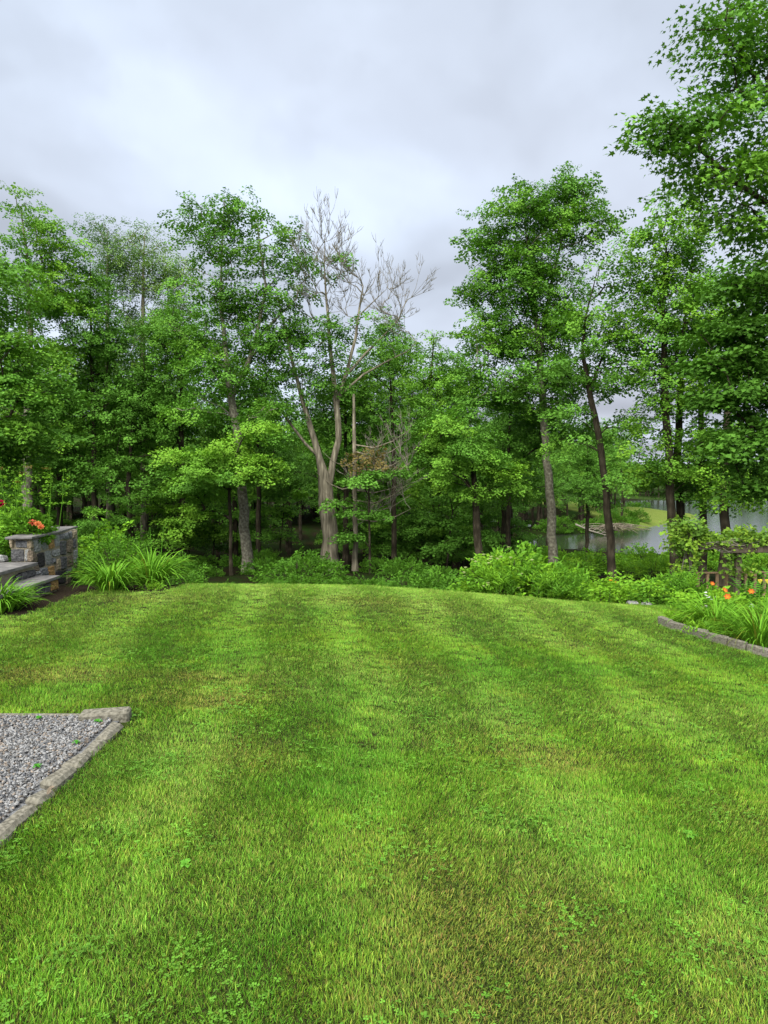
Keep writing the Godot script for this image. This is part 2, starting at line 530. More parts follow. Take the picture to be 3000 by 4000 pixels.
# ------------------------------------------------------------------ trees
# def: stems = Array of stems, each an Array of [x, y, z, radius] in metres from the base; lobes = Array of [x, y, z, rx, ry, rz, pads, tint, sprays]
# (sprays 0 = a bare lobe of dead twigs); kind = leaf kind; bark = material name; seed
func grow(root: Node3D, def: Dictionary) -> void:
	rng.seed = int(def.seed) * 7919 + 13
	var np := PackedVector3Array()
	var par := PackedInt32Array()
	var cnt := PackedInt32Array()
	var trad := PackedFloat32Array()
	var trunk := Geo.new()
	var limbs := Geo.new()
	var twigs := Geo.new()
	var first_stem := true
	var height := 0.0
	for stem: Array in def.stems:
		var pts := PackedVector3Array()
		var rad := PackedFloat32Array()
		for k in stem.size() - 1:
			var a: Array = stem[k]
			var b: Array = stem[k + 1]
			var pa := Vector3(a[0], a[1], a[2])
			var pb := Vector3(b[0], b[1], b[2])
			var steps := maxi(1, int(pa.distance_to(pb) / 0.5))
			for s in steps:
				var t := float(s) / steps
				var q := pa.lerp(pb, t)
				if k > 0 or s > 0: q += Vector3(rng.randf_range(-1, 1), 0, rng.randf_range(-1, 1)) * 0.25 * float(a[3])
				pts.append(q)
				rad.append(lerpf(a[3], b[3], t))
		var l: Array = stem[stem.size() - 1]
		pts.append(Vector3(l[0], l[1], l[2]))
		rad.append(l[3])
		if first_stem:
			var r0 := rad[0]
			rad[0] = r0 * 1.35
			if rad.size() > 1: rad[1] = maxf(rad[1], r0 * 1.05)
			pts.insert(0, pts[0] - Vector3(0, 0.4, 0)); rad.insert(0, r0 * 1.6)
		trunk.tube(pts, rad, 10 if rad[0] > 0.09 else 6, 0.09, int(def.seed))
		var prev := -1
		if not first_stem:
			var best := 1e9
			for k in np.size():
				var d := np[k].distance_squared_to(pts[0])
				if d < best: best = d; prev = k
		for k in pts.size():
			if first_stem and k == 0: continue
			np.append(pts[k]); par.append(prev); cnt.append(0); trad.append(rad[k])
			prev = np.size() - 1
			height = maxf(height, pts[k].y)
		first_stem = false
	var trunk_nodes := np.size()
	# leaf pads
	var targets := []
	for L: Array in def.lobes:
		var c := Vector3(L[0], L[1], L[2])
		var made := []
		var tries := 0
		while made.size() < int(L[6]) and tries < int(L[6]) * 14:
			tries += 1
			var q := Vector3(rng.randf_range(-1, 1), rng.randf_range(-1, 1), rng.randf_range(-1, 1))
			if q.length() > 1.0: continue
			var p := c + Vector3(q.x * L[3], q.y * L[4], q.z * L[5])
			var ok := true
			for m: Vector3 in made:
				if m.distance_squared_to(p) < 0.25: ok = false; break
			if not ok: continue
			made.append(p)
			var near := 1e9
			for k in trunk_nodes: near = minf(near, np[k].distance_squared_to(p))
			targets.append([near, p, L])
	targets.sort_custom(func(a: Array, b: Array) -> bool: return a[0] < b[0])
	var cr := Crown.new()
	var brown := Crown.new()
	var paths := []
	var low: float = def.get("first_limb", 0.22) * height
	var kind: String = def.kind
	var pad_r: float = def.get("pad", 0.74)
	var tilt: float = def.get("tilt", 1.0)
	var flat: float = def.get("flat", 0.40)
	for T: Array in targets:
		var p: Vector3 = T[1]
		var L: Array = T[2]
		var best := 1e9
		var at := 0
		for k in np.size():
			var q := np[k]
			if k < trunk_nodes and q.y < low: continue
			var d := q.distance_to(p)
			if d > best: continue
			var dh := Vector2(p.x - q.x, p.z - q.z).length()
			var cost := d + maxf(0.0, 0.30 * dh - (p.y - q.y)) * 1.6
			if cost < best: best = cost; at = k
		var a := np[at]
		var dist := a.distance_to(p)
		var hor := Vector3(p.x - a.x, 0, p.z - a.z)
		if hor.length() < 0.05: hor = Vector3(rng.randf_range(-1, 1), 0, rng.randf_range(-1, 1)) * 0.1
		var b1 := a + (hor.normalized() * 0.55 + Vector3(0, 0.75, 0)) * dist * 0.33
		var b2 := p - (hor.normalized() * 0.8 + Vector3(0, 0.12, 0)) * dist * 0.3
		var steps := clampi(int(dist / 0.55), 2, 7)
		var path := [at]
		for s in range(1, steps + 1):
			var t := float(s) / steps
			var q := a.bezier_interpolate(b1, b2, p, t)
			if s < steps: q += Vector3(rng.randf_range(-1, 1), rng.randf_range(-1, 1), rng.randf_range(-1, 1)) * 0.07
			np.append(q); par.append(path[path.size() - 1]); cnt.append(0); trad.append(0.0)
			path.append(np.size() - 1)
		paths.append(path)
		var up_chain: int = np.size() - 1
		while up_chain >= 0:
			cnt[up_chain] += 1
			up_chain = par[up_chain]
		var outward := hor.normalized()
		var many := int(round(L[8] * 0.98))
		var tint := int(L[7])
		if many == 0:
			dead_twigs(twigs, p, (p - np[par[np.size() - 1]]).normalized(), 0.9, 0)
		else:
			var pt := clampi(1 + int(def.seed) % 3 + (rng.randi() % 3) - 1, 1, 4) if tint < 5 else 5     # one leaf tone per tree, with a little chance in it
			for s in many:
				var ang := rng.randf() * TAU
				var rr := sqrt(rng.randf()) * pad_r
				var off := Vector3(cos(ang) * rr, rng.randf_range(-1, 1) * flat - rr * rr * 0.25, sin(ang) * rr)
				var az := (outward * 0.7 + Vector3(cos(ang), 0, sin(ang)) + Vector3(rng.randf_range(-0.4, 0.4), 0, rng.randf_range(-0.4, 0.4))).normalized()
				var dir := (az + Vector3(0, rng.randf_range(-0.65, 0.45) * tilt, 0)).normalized()
				var upv := Vector3(rng.randf_range(-0.6, 0.6) * tilt, 1, rng.randf_range(-0.6, 0.6) * tilt)
				put_spray(cr, kind, p + off - dir * 0.2, dir, upv, rng.randf_range(0.8, 1.2) * def.get("leaf", 1.0), pt)
	# limbs, thick where many twigs hang on them
	var unit: float = def.get("limb", 0.0115)
	for path: Array in paths:
		var pts := PackedVector3Array()
		var rad := PackedFloat32Array()
		for k in path.size():
			var id: int = path[k]
			pts.append(np[id])
			var r := unit * sqrt(float(cnt[id])) + 0.004
			if k == 0:
				r = minf(unit * sqrt(float(cnt[path[1]])) * 1.25 + 0.004, trad[id] * 0.8 if trad[id] > 0.0 else 1e9)
			rad.append(r)
		var last := path.size() - 1
		rad[last] = minf(rad[last], 0.012)
		limbs.tube(pts, rad, 6 if rad[0] > 0.03 else 4)
	if twigs.v.size(): 
		var base := limbs.v.size()
		limbs.v.append_array(twigs.v); limbs.n.append_array(twigs.n)
		for k in twigs.i: limbs.i.append(k + base)
	part("trunk", trunk.mesh(), mats[def.bark], root)
	if limbs.v.size(): tag(part("limbs", limbs.mesh(), mats[def.get("limb_bark", def.bark)], root), "", "", "", "stuff")
	if cr.n: part("crown", crown_mesh(cr, kind), mats[def.get("leaf_mat", "maple")], root)

func dead_twigs(g: Geo, p: Vector3, dir: Vector3, length: float, depth: int) -> void:
	var n := 4 if depth == 0 else 3
	for k in n:
		var d := (dir + Vector3(rng.randf_range(-0.75, 0.75), rng.randf_range(-0.15, 0.8), rng.randf_range(-0.75, 0.75))).normalized()
		var l := length * rng.randf_range(0.6, 1.15)
		var mid := p + d * l * 0.5 + Vector3(rng.randf_range(-0.06, 0.06), 0.03, rng.randf_range(-0.06, 0.06))
		var tip := p + d * l + Vector3(0, l * 0.22, 0)
		var r := 0.012 if depth == 0 else 0.008
		g.tube(PackedVector3Array([p, mid, tip]), PackedFloat32Array([r, r * 0.8, r * 0.45]), 3)
		if depth < 2 and l > 0.25:
			dead_twigs(g, tip if k % 2 == 0 else mid, d, l * 0.62, depth + 1)

func auto_tree(seed_value: int, height: float, kind: String, lean := 0.0) -> Dictionary:
	rng.seed = seed_value * 31 + 7
	var top := Vector3(rng.randf_range(-0.5, 0.5), height * 0.93, rng.randf_range(-0.5, 0.5))
	var r := 0.016 * height * rng.randf_range(0.8, 1.2)
	var mid := Vector3(rng.randf_range(-0.3, 0.3), height * 0.45, rng.randf_range(-0.3, 0.3))
	var stems := [[[0.0, 0.0, 0.0, r], [mid.x, mid.y, mid.z, r * 0.72], [top.x, top.y, top.z, 0.03]]]
	var lobes := []
	var n := 7
	for k in n:
		var t := (k + 0.6) / n
		var y := lerpf(height * 0.40, height * 0.97, t)
		var w := height * lerpf(0.19, 0.07, t * t) * rng.randf_range(0.8, 1.25)
		var a := rng.randf() * TAU
		var off := w * rng.randf_range(0.1, 0.7)
		lobes.append([cos(a) * off + mid.x * t, y, sin(a) * off, w, height * 0.10, w, 9 if t < 0.7 else 6, int(rng.randf() * 2.6), 9])
	return {"stems": stems, "lobes": lobes, "kind": kind, "bark": "bark_dark", "seed": seed_value, "pad": 0.85}

func understory(seed_value: int, height: float) -> Dictionary:
	rng.seed = seed_value * 17 + 5
	var stems := [[[0.0, 0.0, 0.0, 0.035], [rng.randf_range(-0.2, 0.2), height * 0.5, rng.randf_range(-0.2, 0.2), 0.025], [rng.randf_range(-0.4, 0.4), height * 0.9, rng.randf_range(-0.4, 0.4), 0.01]]]
	var lobes := []
	for k in 5:
		var y := height * (0.28 + 0.16 * k)
		var w := height * 0.36 * (1.1 - 0.14 * k)
		lobes.append([rng.randf_range(-0.4, 0.4), y, rng.randf_range(-0.4, 0.4), w, height * 0.07, w, 6 - k, rng.randi() % 2, 10])
	return {"stems": stems, "lobes": lobes, "kind": "maple", "bark": "bark_dark", "seed": seed_value, "pad": 0.55, "flat": 0.12, "tilt": 0.5, "limb": 0.006}

func shrub(root: Node3D, seed_value: int, rx: float, h: float, rz: float, kind: String, mat: String, n: int, tint: int, size := 1.0) -> void:
	rng.seed = seed_value * 101 + 3
	var cr := Crown.new()
	var stems := Geo.new()
	var bumps := []
	for k in 7:
		bumps.append(Vector3(rng.randf_range(-1, 1), rng.randf_range(-0.2, 1), rng.randf_range(-1, 1)).normalized())
	for k in n:
		var d := Vector3(rng.randf_range(-1, 1), rng.randf_range(-0.05, 1), rng.randf_range(-1, 1))
		if d.length() > 1.0 or d.length() < 0.1: continue
		d = d.normalized()
		var lump := 0.72
		for b: Vector3 in bumps: lump = maxf(lump, 0.70 + 0.36 * smoothstep(0.72, 1.0, d.dot(b)))
		var t := lump * (1.0 - 0.30 * rng.randf() * rng.randf()) * rng.randf_range(0.86, 1.08)
		var p := Vector3(d.x * rx, maxf(d.y, 0.06) * h, d.z * rz) * t
		var dir := (Vector3(d.x, d.y * 0.8 + 0.25, d.z) + Vector3(rng.randf_range(-0.5, 0.5), rng.randf_range(-0.4, 0.4), rng.randf_range(-0.5, 0.5))).normalized()
		var up := (Vector3(0, 1, 0) + d * 0.6 + Vector3(rng.randf_range(-0.3, 0.3), 0, rng.randf_range(-0.3, 0.3))).normalized()
		if absf(up.dot(dir)) > 0.95: up = Vector3(dir.z, 0.4, -dir.x)
		var pt := clampi(tint + (rng.randi() % 3) - 1, 0, 4)
		put_spray(cr, kind, p - dir * 0.12, dir, up, size * rng.randf_range(0.8, 1.2), pt)
		if k % 5 == 0:
			var b := Vector3(p.x * 0.15, -0.08, p.z * 0.15)
			stems.tube(PackedVector3Array([b, b.lerp(p, 0.55) + Vector3(0, h * 0.08, 0), p]), PackedFloat32Array([0.012, 0.008, 0.004]), 4)
	part("stems", stems.mesh(), mats.bark_dark, root)
	part("foliage", crown_mesh(cr, kind), mats[mat], root)

# ------------------------------------------------------------------ terrain, water, lawn
func make_terrain() -> void:
	var g := Geo.new()
	var xs := PackedFloat32Array()
	var ds := PackedFloat32Array()
	var nx := 190
	for k in nx + 1:
		var t := float(k) / nx * 2.0 - 1.0
		xs.append(sinh(t * 5.2) * 4.7)
	var nd := 220
	for k in nd + 1:
		var t := float(k) / nd
		ds.append(-8.0 + t * 40.0 + pow(t, 5.0) * 560.0)
	for d in ds:
		for x in xs:
			var y := ground(x, d)
			g.v.append(Vector3(x, y, -d))
			var a := noise_a.get_noise_2d(x, d)
			var b := noise_b.get_noise_2d(x, d)
			var col := Color(0.022, 0.018, 0.010).lerp(Color(0.042, 0.034, 0.019), clampf(0.5 + a, 0, 1))   # leaf litter
			col = col.lerp(Color(0.022, 0.050, 0.010), clampf(b * 1.4 + 0.4, 0, 0.9))
			if d < 11.6:
				col = Color(0.050, 0.075, 0.018).lerp(Color(0.075, 0.075, 0.028), clampf(0.4 + b, 0, 1))
			elif x > 6.0 and d > 18.0 and d < 24.0:
				col = Color(0.045, 0.075, 0.016).lerp(Color(0.06, 0.085, 0.022), clampf(0.5 + b, 0, 1))
			elif x > 25.0 and x < 52.0 and d > 78.0 and d < 145.0:
				col = Color(0.20, 0.30, 0.05).lerp(Color(0.27, 0.33, 0.075), clampf(0.5 + a, 0, 1))
			elif d > 170.0:
				col = Color(0.05, 0.085, 0.02)
			if x > 3.4 and d < 18.0 and x > bed_edge(d): col = Color(0.05, 0.036, 0.024)
			if x < -3.0 and d > 7.6 and d < 13.0: col = Color(0.05, 0.036, 0.024)
			g.c.append(col)
	var w := nx + 1
	for j in nd:
		for k in nx:
			var a := j * w + k
			g.i.append(a); g.i.append(a + w); g.i.append(a + 1)
			g.i.append(a + 1); g.i.append(a + w); g.i.append(a + w + 1)
	g.n.resize(g.v.size())
	for j in nd + 1:
		for k in w:
			var l := g.v[j * w + maxi(k - 1, 0)]
			var r := g.v[j * w + mini(k + 1, nx)]
			var dn := g.v[maxi(j - 1, 0) * w + k]
			var up := g.v[mini(j + 1, nd) * w + k]
			g.n[j * w + k] = (r - l).cross(up - dn).normalized()
	var m := StandardMaterial3D.new()
	m.resource_name = "earth"
	m.vertex_color_use_as_albedo = true
	m.roughness = 1.0
	m.metallic_specular = 0.1
	m.albedo_texture = noise_texture(30, 0.06, Color(0.62, 0.62, 0.62), Color(1, 1, 1), 512)
	m.uv1_triplanar = true
	m.uv1_world_triplanar = true
	m.uv1_scale = Vector3.ONE * 0.9
	m.heightmap_enabled = true
	m.heightmap_texture = noise_texture(31, 0.08, Color(0, 0, 0), Color(1, 1, 1), 512)
	m.heightmap_scale = 3.0
	tag(part("ground", g.mesh(), m, self), "ground sheet of lawn soil and forest litter", "", "", "structure")

func make_water() -> void:
	var g := Geo.new()
	var y := WATER
	g.quad(Vector3(5, y, -45), Vector3(5, y, -190), Vector3(205, y, -190), Vector3(205, y, -45))
	for k in 4: g.n.append(Vector3.UP)
	var m := StandardMaterial3D.new()
	m.resource_name = "pond_water"
	m.albedo_color = srgb(0.022, 0.026, 0.018)
	m.roughness = 0.12
	m.metallic_specular = 0.85
	m.uv1_triplanar = true
	m.uv1_world_triplanar = true
	m.uv1_scale = Vector3(0.12, 0.12, 0.12)
	m.heightmap_enabled = true
	m.heightmap_texture = noise_texture(33, 0.05, Color(0, 0, 0), Color(1, 1, 1), 512)
	m.heightmap_scale = 0.3
	tag(part("pond", g.mesh(), m, self), "still pond beyond the trees on the right", "", "", "structure")

func blade_patch(count: int, radius: float, lean: float, length: float, width: float, seed_value: int) -> ArrayMesh:
	rng.seed = seed_value
	var g := Geo.new()
	for k in count:
		var rr := radius * pow(rng.randf(), 0.55)
		var a := rng.randf() * TAU
		var p := Vector3(cos(a) * rr, -0.004, sin(a) * rr)
		var az := rng.randf() * TAU
		var side := Vector3(cos(az), 0, sin(az))
		var bend := Vector3(rng.randf_range(-0.65, 0.65), 0, rng.randf_range(-0.65, 0.65)) + Vector3(0, 0, lean * rng.randf_range(0.5, 1.3))
		var l := length * rng.randf_range(0.55, 1.15)
		var w := width * rng.randf_range(0.7, 1.2)
		var mid := p + (Vector3.UP + bend * 0.45).normalized() * l * 0.55
		var tip := mid + (Vector3.UP * 0.75 + bend * 1.15).normalized() * l * 0.5
		var b := g.v.size()
		g.v.append(p - side * w * 0.5); g.v.append(p + side * w * 0.5)
		g.v.append(mid - side * w * 0.5); g.v.append(mid + side * w * 0.5); g.v.append(tip)
		for z: int in [0, 1, 2, 1, 3, 2, 2, 3, 4]: g.i.append(b + z)
		var s := rng.randf_range(0.62, 1.0)
		var col := Color(0.62 * s, 0.86 * s, 0.62 * s)
		var roll := rng.randf()
		if roll < 0.17: col = Color(0.98 * s, 0.94 * s, 0.95 * s)        # yellowing blade
		elif roll < 0.27: col = Color(1.0 * s, 0.70 * s, 1.6 * s)         # straw
		elif roll < 0.45: col = Color(0.44 * s, 0.72 * s, 0.60 * s)       # deep green
		for z in 5: g.c.append(col)
	return g.mesh(false)

func leaflet_patch(count: int, radius: float, broad: bool, seed_value: int) -> ArrayMesh:   # clover, or a rosette of broad weed leaves
	rng.seed = seed_value
	var g := Geo.new()
	for k in count:
		var a := rng.randf() * TAU
		if broad:
			a = TAU * k / count + rng.randf_range(-0.3, 0.3)
			var d := Vector3(cos(a), 0, sin(a))
			var l := radius * rng.randf_range(0.35, 1.1)
			var side := Vector3(-d.z, 0, d.x) * l * 0.27
			var y0 := Vector3(0, 0.014, 0)
			var b := g.v.size()
			g.v.append(y0); g.v.append(d * l * 0.35 - side * 0.7 + y0 * 1.7); g.v.append(d * l * 0.70 - side + y0 * 2.0)
			g.v.append(d * l + y0 * 1.5); g.v.append(d * l * 0.70 + side + y0 * 2.1); g.v.append(d * l * 0.35 + side * 0.7 + y0 * 1.8)
			for z: int in [0, 1, 5, 1, 2, 5, 2, 4, 5, 2, 3, 4]: g.i.append(b + z)
			var s := rng.randf_range(0.75, 1.0)
			for z in 6: g.c.append(Color(0.30 * s, 0.60 * s, 0.5 * s))
			continue
		var rr := radius * pow(rng.randf(), 0.6)
		var c := Vector3(cos(a) * rr, rng.randf_range(0.012, 0.032), sin(a) * rr)
		var s := rng.randf_range(0.0035, 0.008)
		var sh := rng.randf_range(0.7, 1.0)
		var tilt := Vector3(rng.randf_range(-0.3, 0.3), 0, rng.randf_range(-0.3, 0.3))
		for j in 3:
			var aa := a + TAU * j / 3.0
			var d := Vector3(cos(aa), 0, sin(aa))
			d.y = d.dot(tilt)
			var e := Vector3(-sin(aa), 0, cos(aa))
			e.y = e.dot(tilt)
			var b := g.v.size()
			g.v.append(c); g.v.append(c + d * s * 1.1 - e * s * 0.75); g.v.append(c + d * s * 1.7); g.v.append(c + d * s * 1.1 + e * s * 0.75)
			for z: int in [0, 1, 2, 0, 2, 3]: g.i.append(b + z)
			for z in 4: g.c.append(Color(0.36 * sh, 0.62 * sh, 0.55 * sh))
	return g.mesh(false)

func scatter(called: String, mesh: Mesh, mat: Material, places: PackedFloat32Array, parent: Node) -> void:
	var mm := MultiMesh.new()
	mm.transform_format = MultiMesh.TRANSFORM_3D
	mm.use_colors = true
	mm.mesh = mesh
	mm.instance_count = places.size() / 16
	mm.buffer = places
	var o := MultiMeshInstance3D.new()
	o.name = called
	o.multimesh = mm
	o.material_override = mat
	parent.add_child(o, true)

func add_place(b: PackedFloat32Array, t: Transform3D, c: Color) -> void:
	b.append(t.basis.x.x); b.append(t.basis.y.x); b.append(t.basis.z.x); b.append(t.origin.x)
	b.append(t.basis.x.y); b.append(t.basis.y.y); b.append(t.basis.z.y); b.append(t.origin.y)
	b.append(t.basis.x.z); b.append(t.basis.y.z); b.append(t.basis.z.z); b.append(t.origin.z)
	b.append(c.r); b.append(c.g); b.append(c.b); b.append(1.0)

func ground_up(x: float, d: float) -> Vector3:
	var e := 0.2
	return Vector3(ground(x - e, d) - ground(x + e, d), 2.0 * e, ground(x, d + e) - ground(x, d - e)).normalized()

# worn or dry places in the lawn: x, d, radius across, radius along, strength
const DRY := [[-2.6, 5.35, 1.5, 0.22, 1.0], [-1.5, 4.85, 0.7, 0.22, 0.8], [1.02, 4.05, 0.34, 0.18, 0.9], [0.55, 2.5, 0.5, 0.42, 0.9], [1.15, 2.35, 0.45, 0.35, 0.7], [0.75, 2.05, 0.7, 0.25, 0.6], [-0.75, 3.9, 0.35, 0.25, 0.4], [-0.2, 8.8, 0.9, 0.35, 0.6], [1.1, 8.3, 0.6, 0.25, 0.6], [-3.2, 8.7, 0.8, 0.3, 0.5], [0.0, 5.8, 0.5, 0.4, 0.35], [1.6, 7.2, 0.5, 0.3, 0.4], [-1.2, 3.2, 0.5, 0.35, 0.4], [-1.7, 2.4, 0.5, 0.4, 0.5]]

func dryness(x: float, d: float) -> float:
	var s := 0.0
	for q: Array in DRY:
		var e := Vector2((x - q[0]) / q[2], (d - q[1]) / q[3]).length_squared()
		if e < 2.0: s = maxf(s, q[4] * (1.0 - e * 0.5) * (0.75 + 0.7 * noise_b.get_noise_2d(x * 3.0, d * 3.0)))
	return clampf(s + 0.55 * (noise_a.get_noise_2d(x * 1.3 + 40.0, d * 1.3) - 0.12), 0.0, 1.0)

# paler, finer-leaved grass in drifts, and light on blade tips painted along the crest: x, d, radius across, radius along, strength
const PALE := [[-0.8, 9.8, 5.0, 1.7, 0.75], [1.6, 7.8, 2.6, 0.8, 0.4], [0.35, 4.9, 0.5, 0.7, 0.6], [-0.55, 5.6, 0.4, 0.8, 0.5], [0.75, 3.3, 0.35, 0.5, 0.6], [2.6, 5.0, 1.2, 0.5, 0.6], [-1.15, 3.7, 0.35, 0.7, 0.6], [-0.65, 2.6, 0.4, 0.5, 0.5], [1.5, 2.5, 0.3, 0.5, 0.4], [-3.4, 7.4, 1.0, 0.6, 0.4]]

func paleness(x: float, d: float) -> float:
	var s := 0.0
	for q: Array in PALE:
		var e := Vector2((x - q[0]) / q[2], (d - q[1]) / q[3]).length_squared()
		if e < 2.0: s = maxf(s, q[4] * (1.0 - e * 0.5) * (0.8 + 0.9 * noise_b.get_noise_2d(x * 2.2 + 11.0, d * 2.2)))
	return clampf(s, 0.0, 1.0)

func mow_side(x: float, d: float) -> float:        # +1 where the mower went away from the viewer, -1 where it came back
	var bend := -0.055 * d - 0.0035 * d * d
	if x < -1.2: bend += 0.016 * (x + 1.2) * (d - 4.0) * absf(x + 1.2)
	if x > 1.0: bend += 0.05 * (x - 1.0) * (9.0 - d) * 0.35
	var s := x - bend + 0.22 * noise_a.get_noise_2d(x * 0.7, d * 0.7)
	var f := sin(s * TAU / 1.06 + 0.5)
	return clampf(f * 2.4 - 0.9, -1.0, 1.0)

func make_lawn() -> void:
	var root := Node3D.new()
	root.name = "lawn_grass"
	add_child(root)
	tag(root, "mown lawn grass with pale mower stripes and dry patches", "grass", "", "stuff")
	rng.seed = 77
	var bufs: Array[PackedFloat32Array] = []
	var kinds := 5
	for k in kinds: bufs.append(PackedFloat32Array())
	var clover := PackedFloat32Array()
	var clover2 := PackedFloat32Array()
	var d := 1.5
	while d < 11.8:
		var step := 0.037 if d < 4.0 else (0.048 if d < 7.0 else 0.062)
		var half := d * 0.60 + 0.5
		var x := -half
		while x < half:
			var px := x + rng.randf_range(-0.5, 0.5) * step
			var pd := d + rng.randf_range(-0.5, 0.5) * step
			x += step
			if not is_lawn(px, pd): continue
			var side := mow_side(px, pd)
			var turn := (0.0 if side < 0.0 else PI) + rng.randf_range(-0.8, 0.8)
			var tall := rng.randf_range(0.8, 1.2)
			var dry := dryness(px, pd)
			if rng.randf() < 0.22: turn = rng.randf() * TAU
			var up := ground_up(px, pd)
			var z := Vector3(sin(turn), 0, cos(turn))
			side *= smoothstep(1.5, 6.0, pd) * 0.75 + 0.25
			var lean := 0.08 + 0.30 * absf(side)
			var y := (up + z * lean * 0.9).normalized()
			var xx := y.cross(z).normalized()
			z = xx.cross(y)
			var n1 := noise_a.get_noise_2d(px * 1.4 - 9.0, pd * 1.4)
			var n2 := noise_b.get_noise_2d(px * 1.6 + 5.0, pd * 1.6)
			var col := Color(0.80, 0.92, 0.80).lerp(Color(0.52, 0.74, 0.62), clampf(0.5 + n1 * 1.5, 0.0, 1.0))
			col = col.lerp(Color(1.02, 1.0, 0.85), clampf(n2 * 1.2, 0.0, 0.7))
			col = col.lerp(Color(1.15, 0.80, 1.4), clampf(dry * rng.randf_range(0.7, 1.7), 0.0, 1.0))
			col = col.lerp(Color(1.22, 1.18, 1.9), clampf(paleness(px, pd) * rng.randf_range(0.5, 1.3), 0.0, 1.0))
			var n3 := noise_b.get_noise_2d(px * 5.0, pd * 5.0 + 30.0)
			tall *= 1.0 + 0.5 * n3
			var b := rng.randf_range(0.82, 1.14) * (1.0 + 0.45 * n3)
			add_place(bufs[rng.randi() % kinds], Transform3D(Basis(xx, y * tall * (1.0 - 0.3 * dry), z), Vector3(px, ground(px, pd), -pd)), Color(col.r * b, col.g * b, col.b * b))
			var cl := noise_b.get_noise_2d(px * 0.9 + 70.0, pd * 0.9)
			if cl > 0.05 and rng.randf() < 0.07 and pd < 8.0:
				add_place(clover, Transform3D(Basis(Vector3.UP, rng.randf() * TAU), Vector3(px, ground(px, pd), -pd)), Color(b, b, b))
			elif rng.randf() < 0.0012 and pd < 7.0:
				add_place(clover2, Transform3D(Basis(Vector3.UP, rng.randf() * TAU).scaled(Vector3.ONE * rng.randf_range(0.5, 1.1)), Vector3(px, ground(px, pd) - 0.01, -pd)), Color(b, b, b))
		d += step
	for k in kinds:
		scatter("grass_blades", blade_patch(64, 0.078, 0.30, 0.020 + 0.0028 * k, 0.0023, 900 + k), mats.grass, bufs[k], root)
	scatter("clover_leaves", leaflet_patch(14, 0.08, false, 950), mats.grass, clover, root)
	scatter("broad_weed_leaves", leaflet_patch(8, 0.042, true, 951), mats.grass, clover2, root)

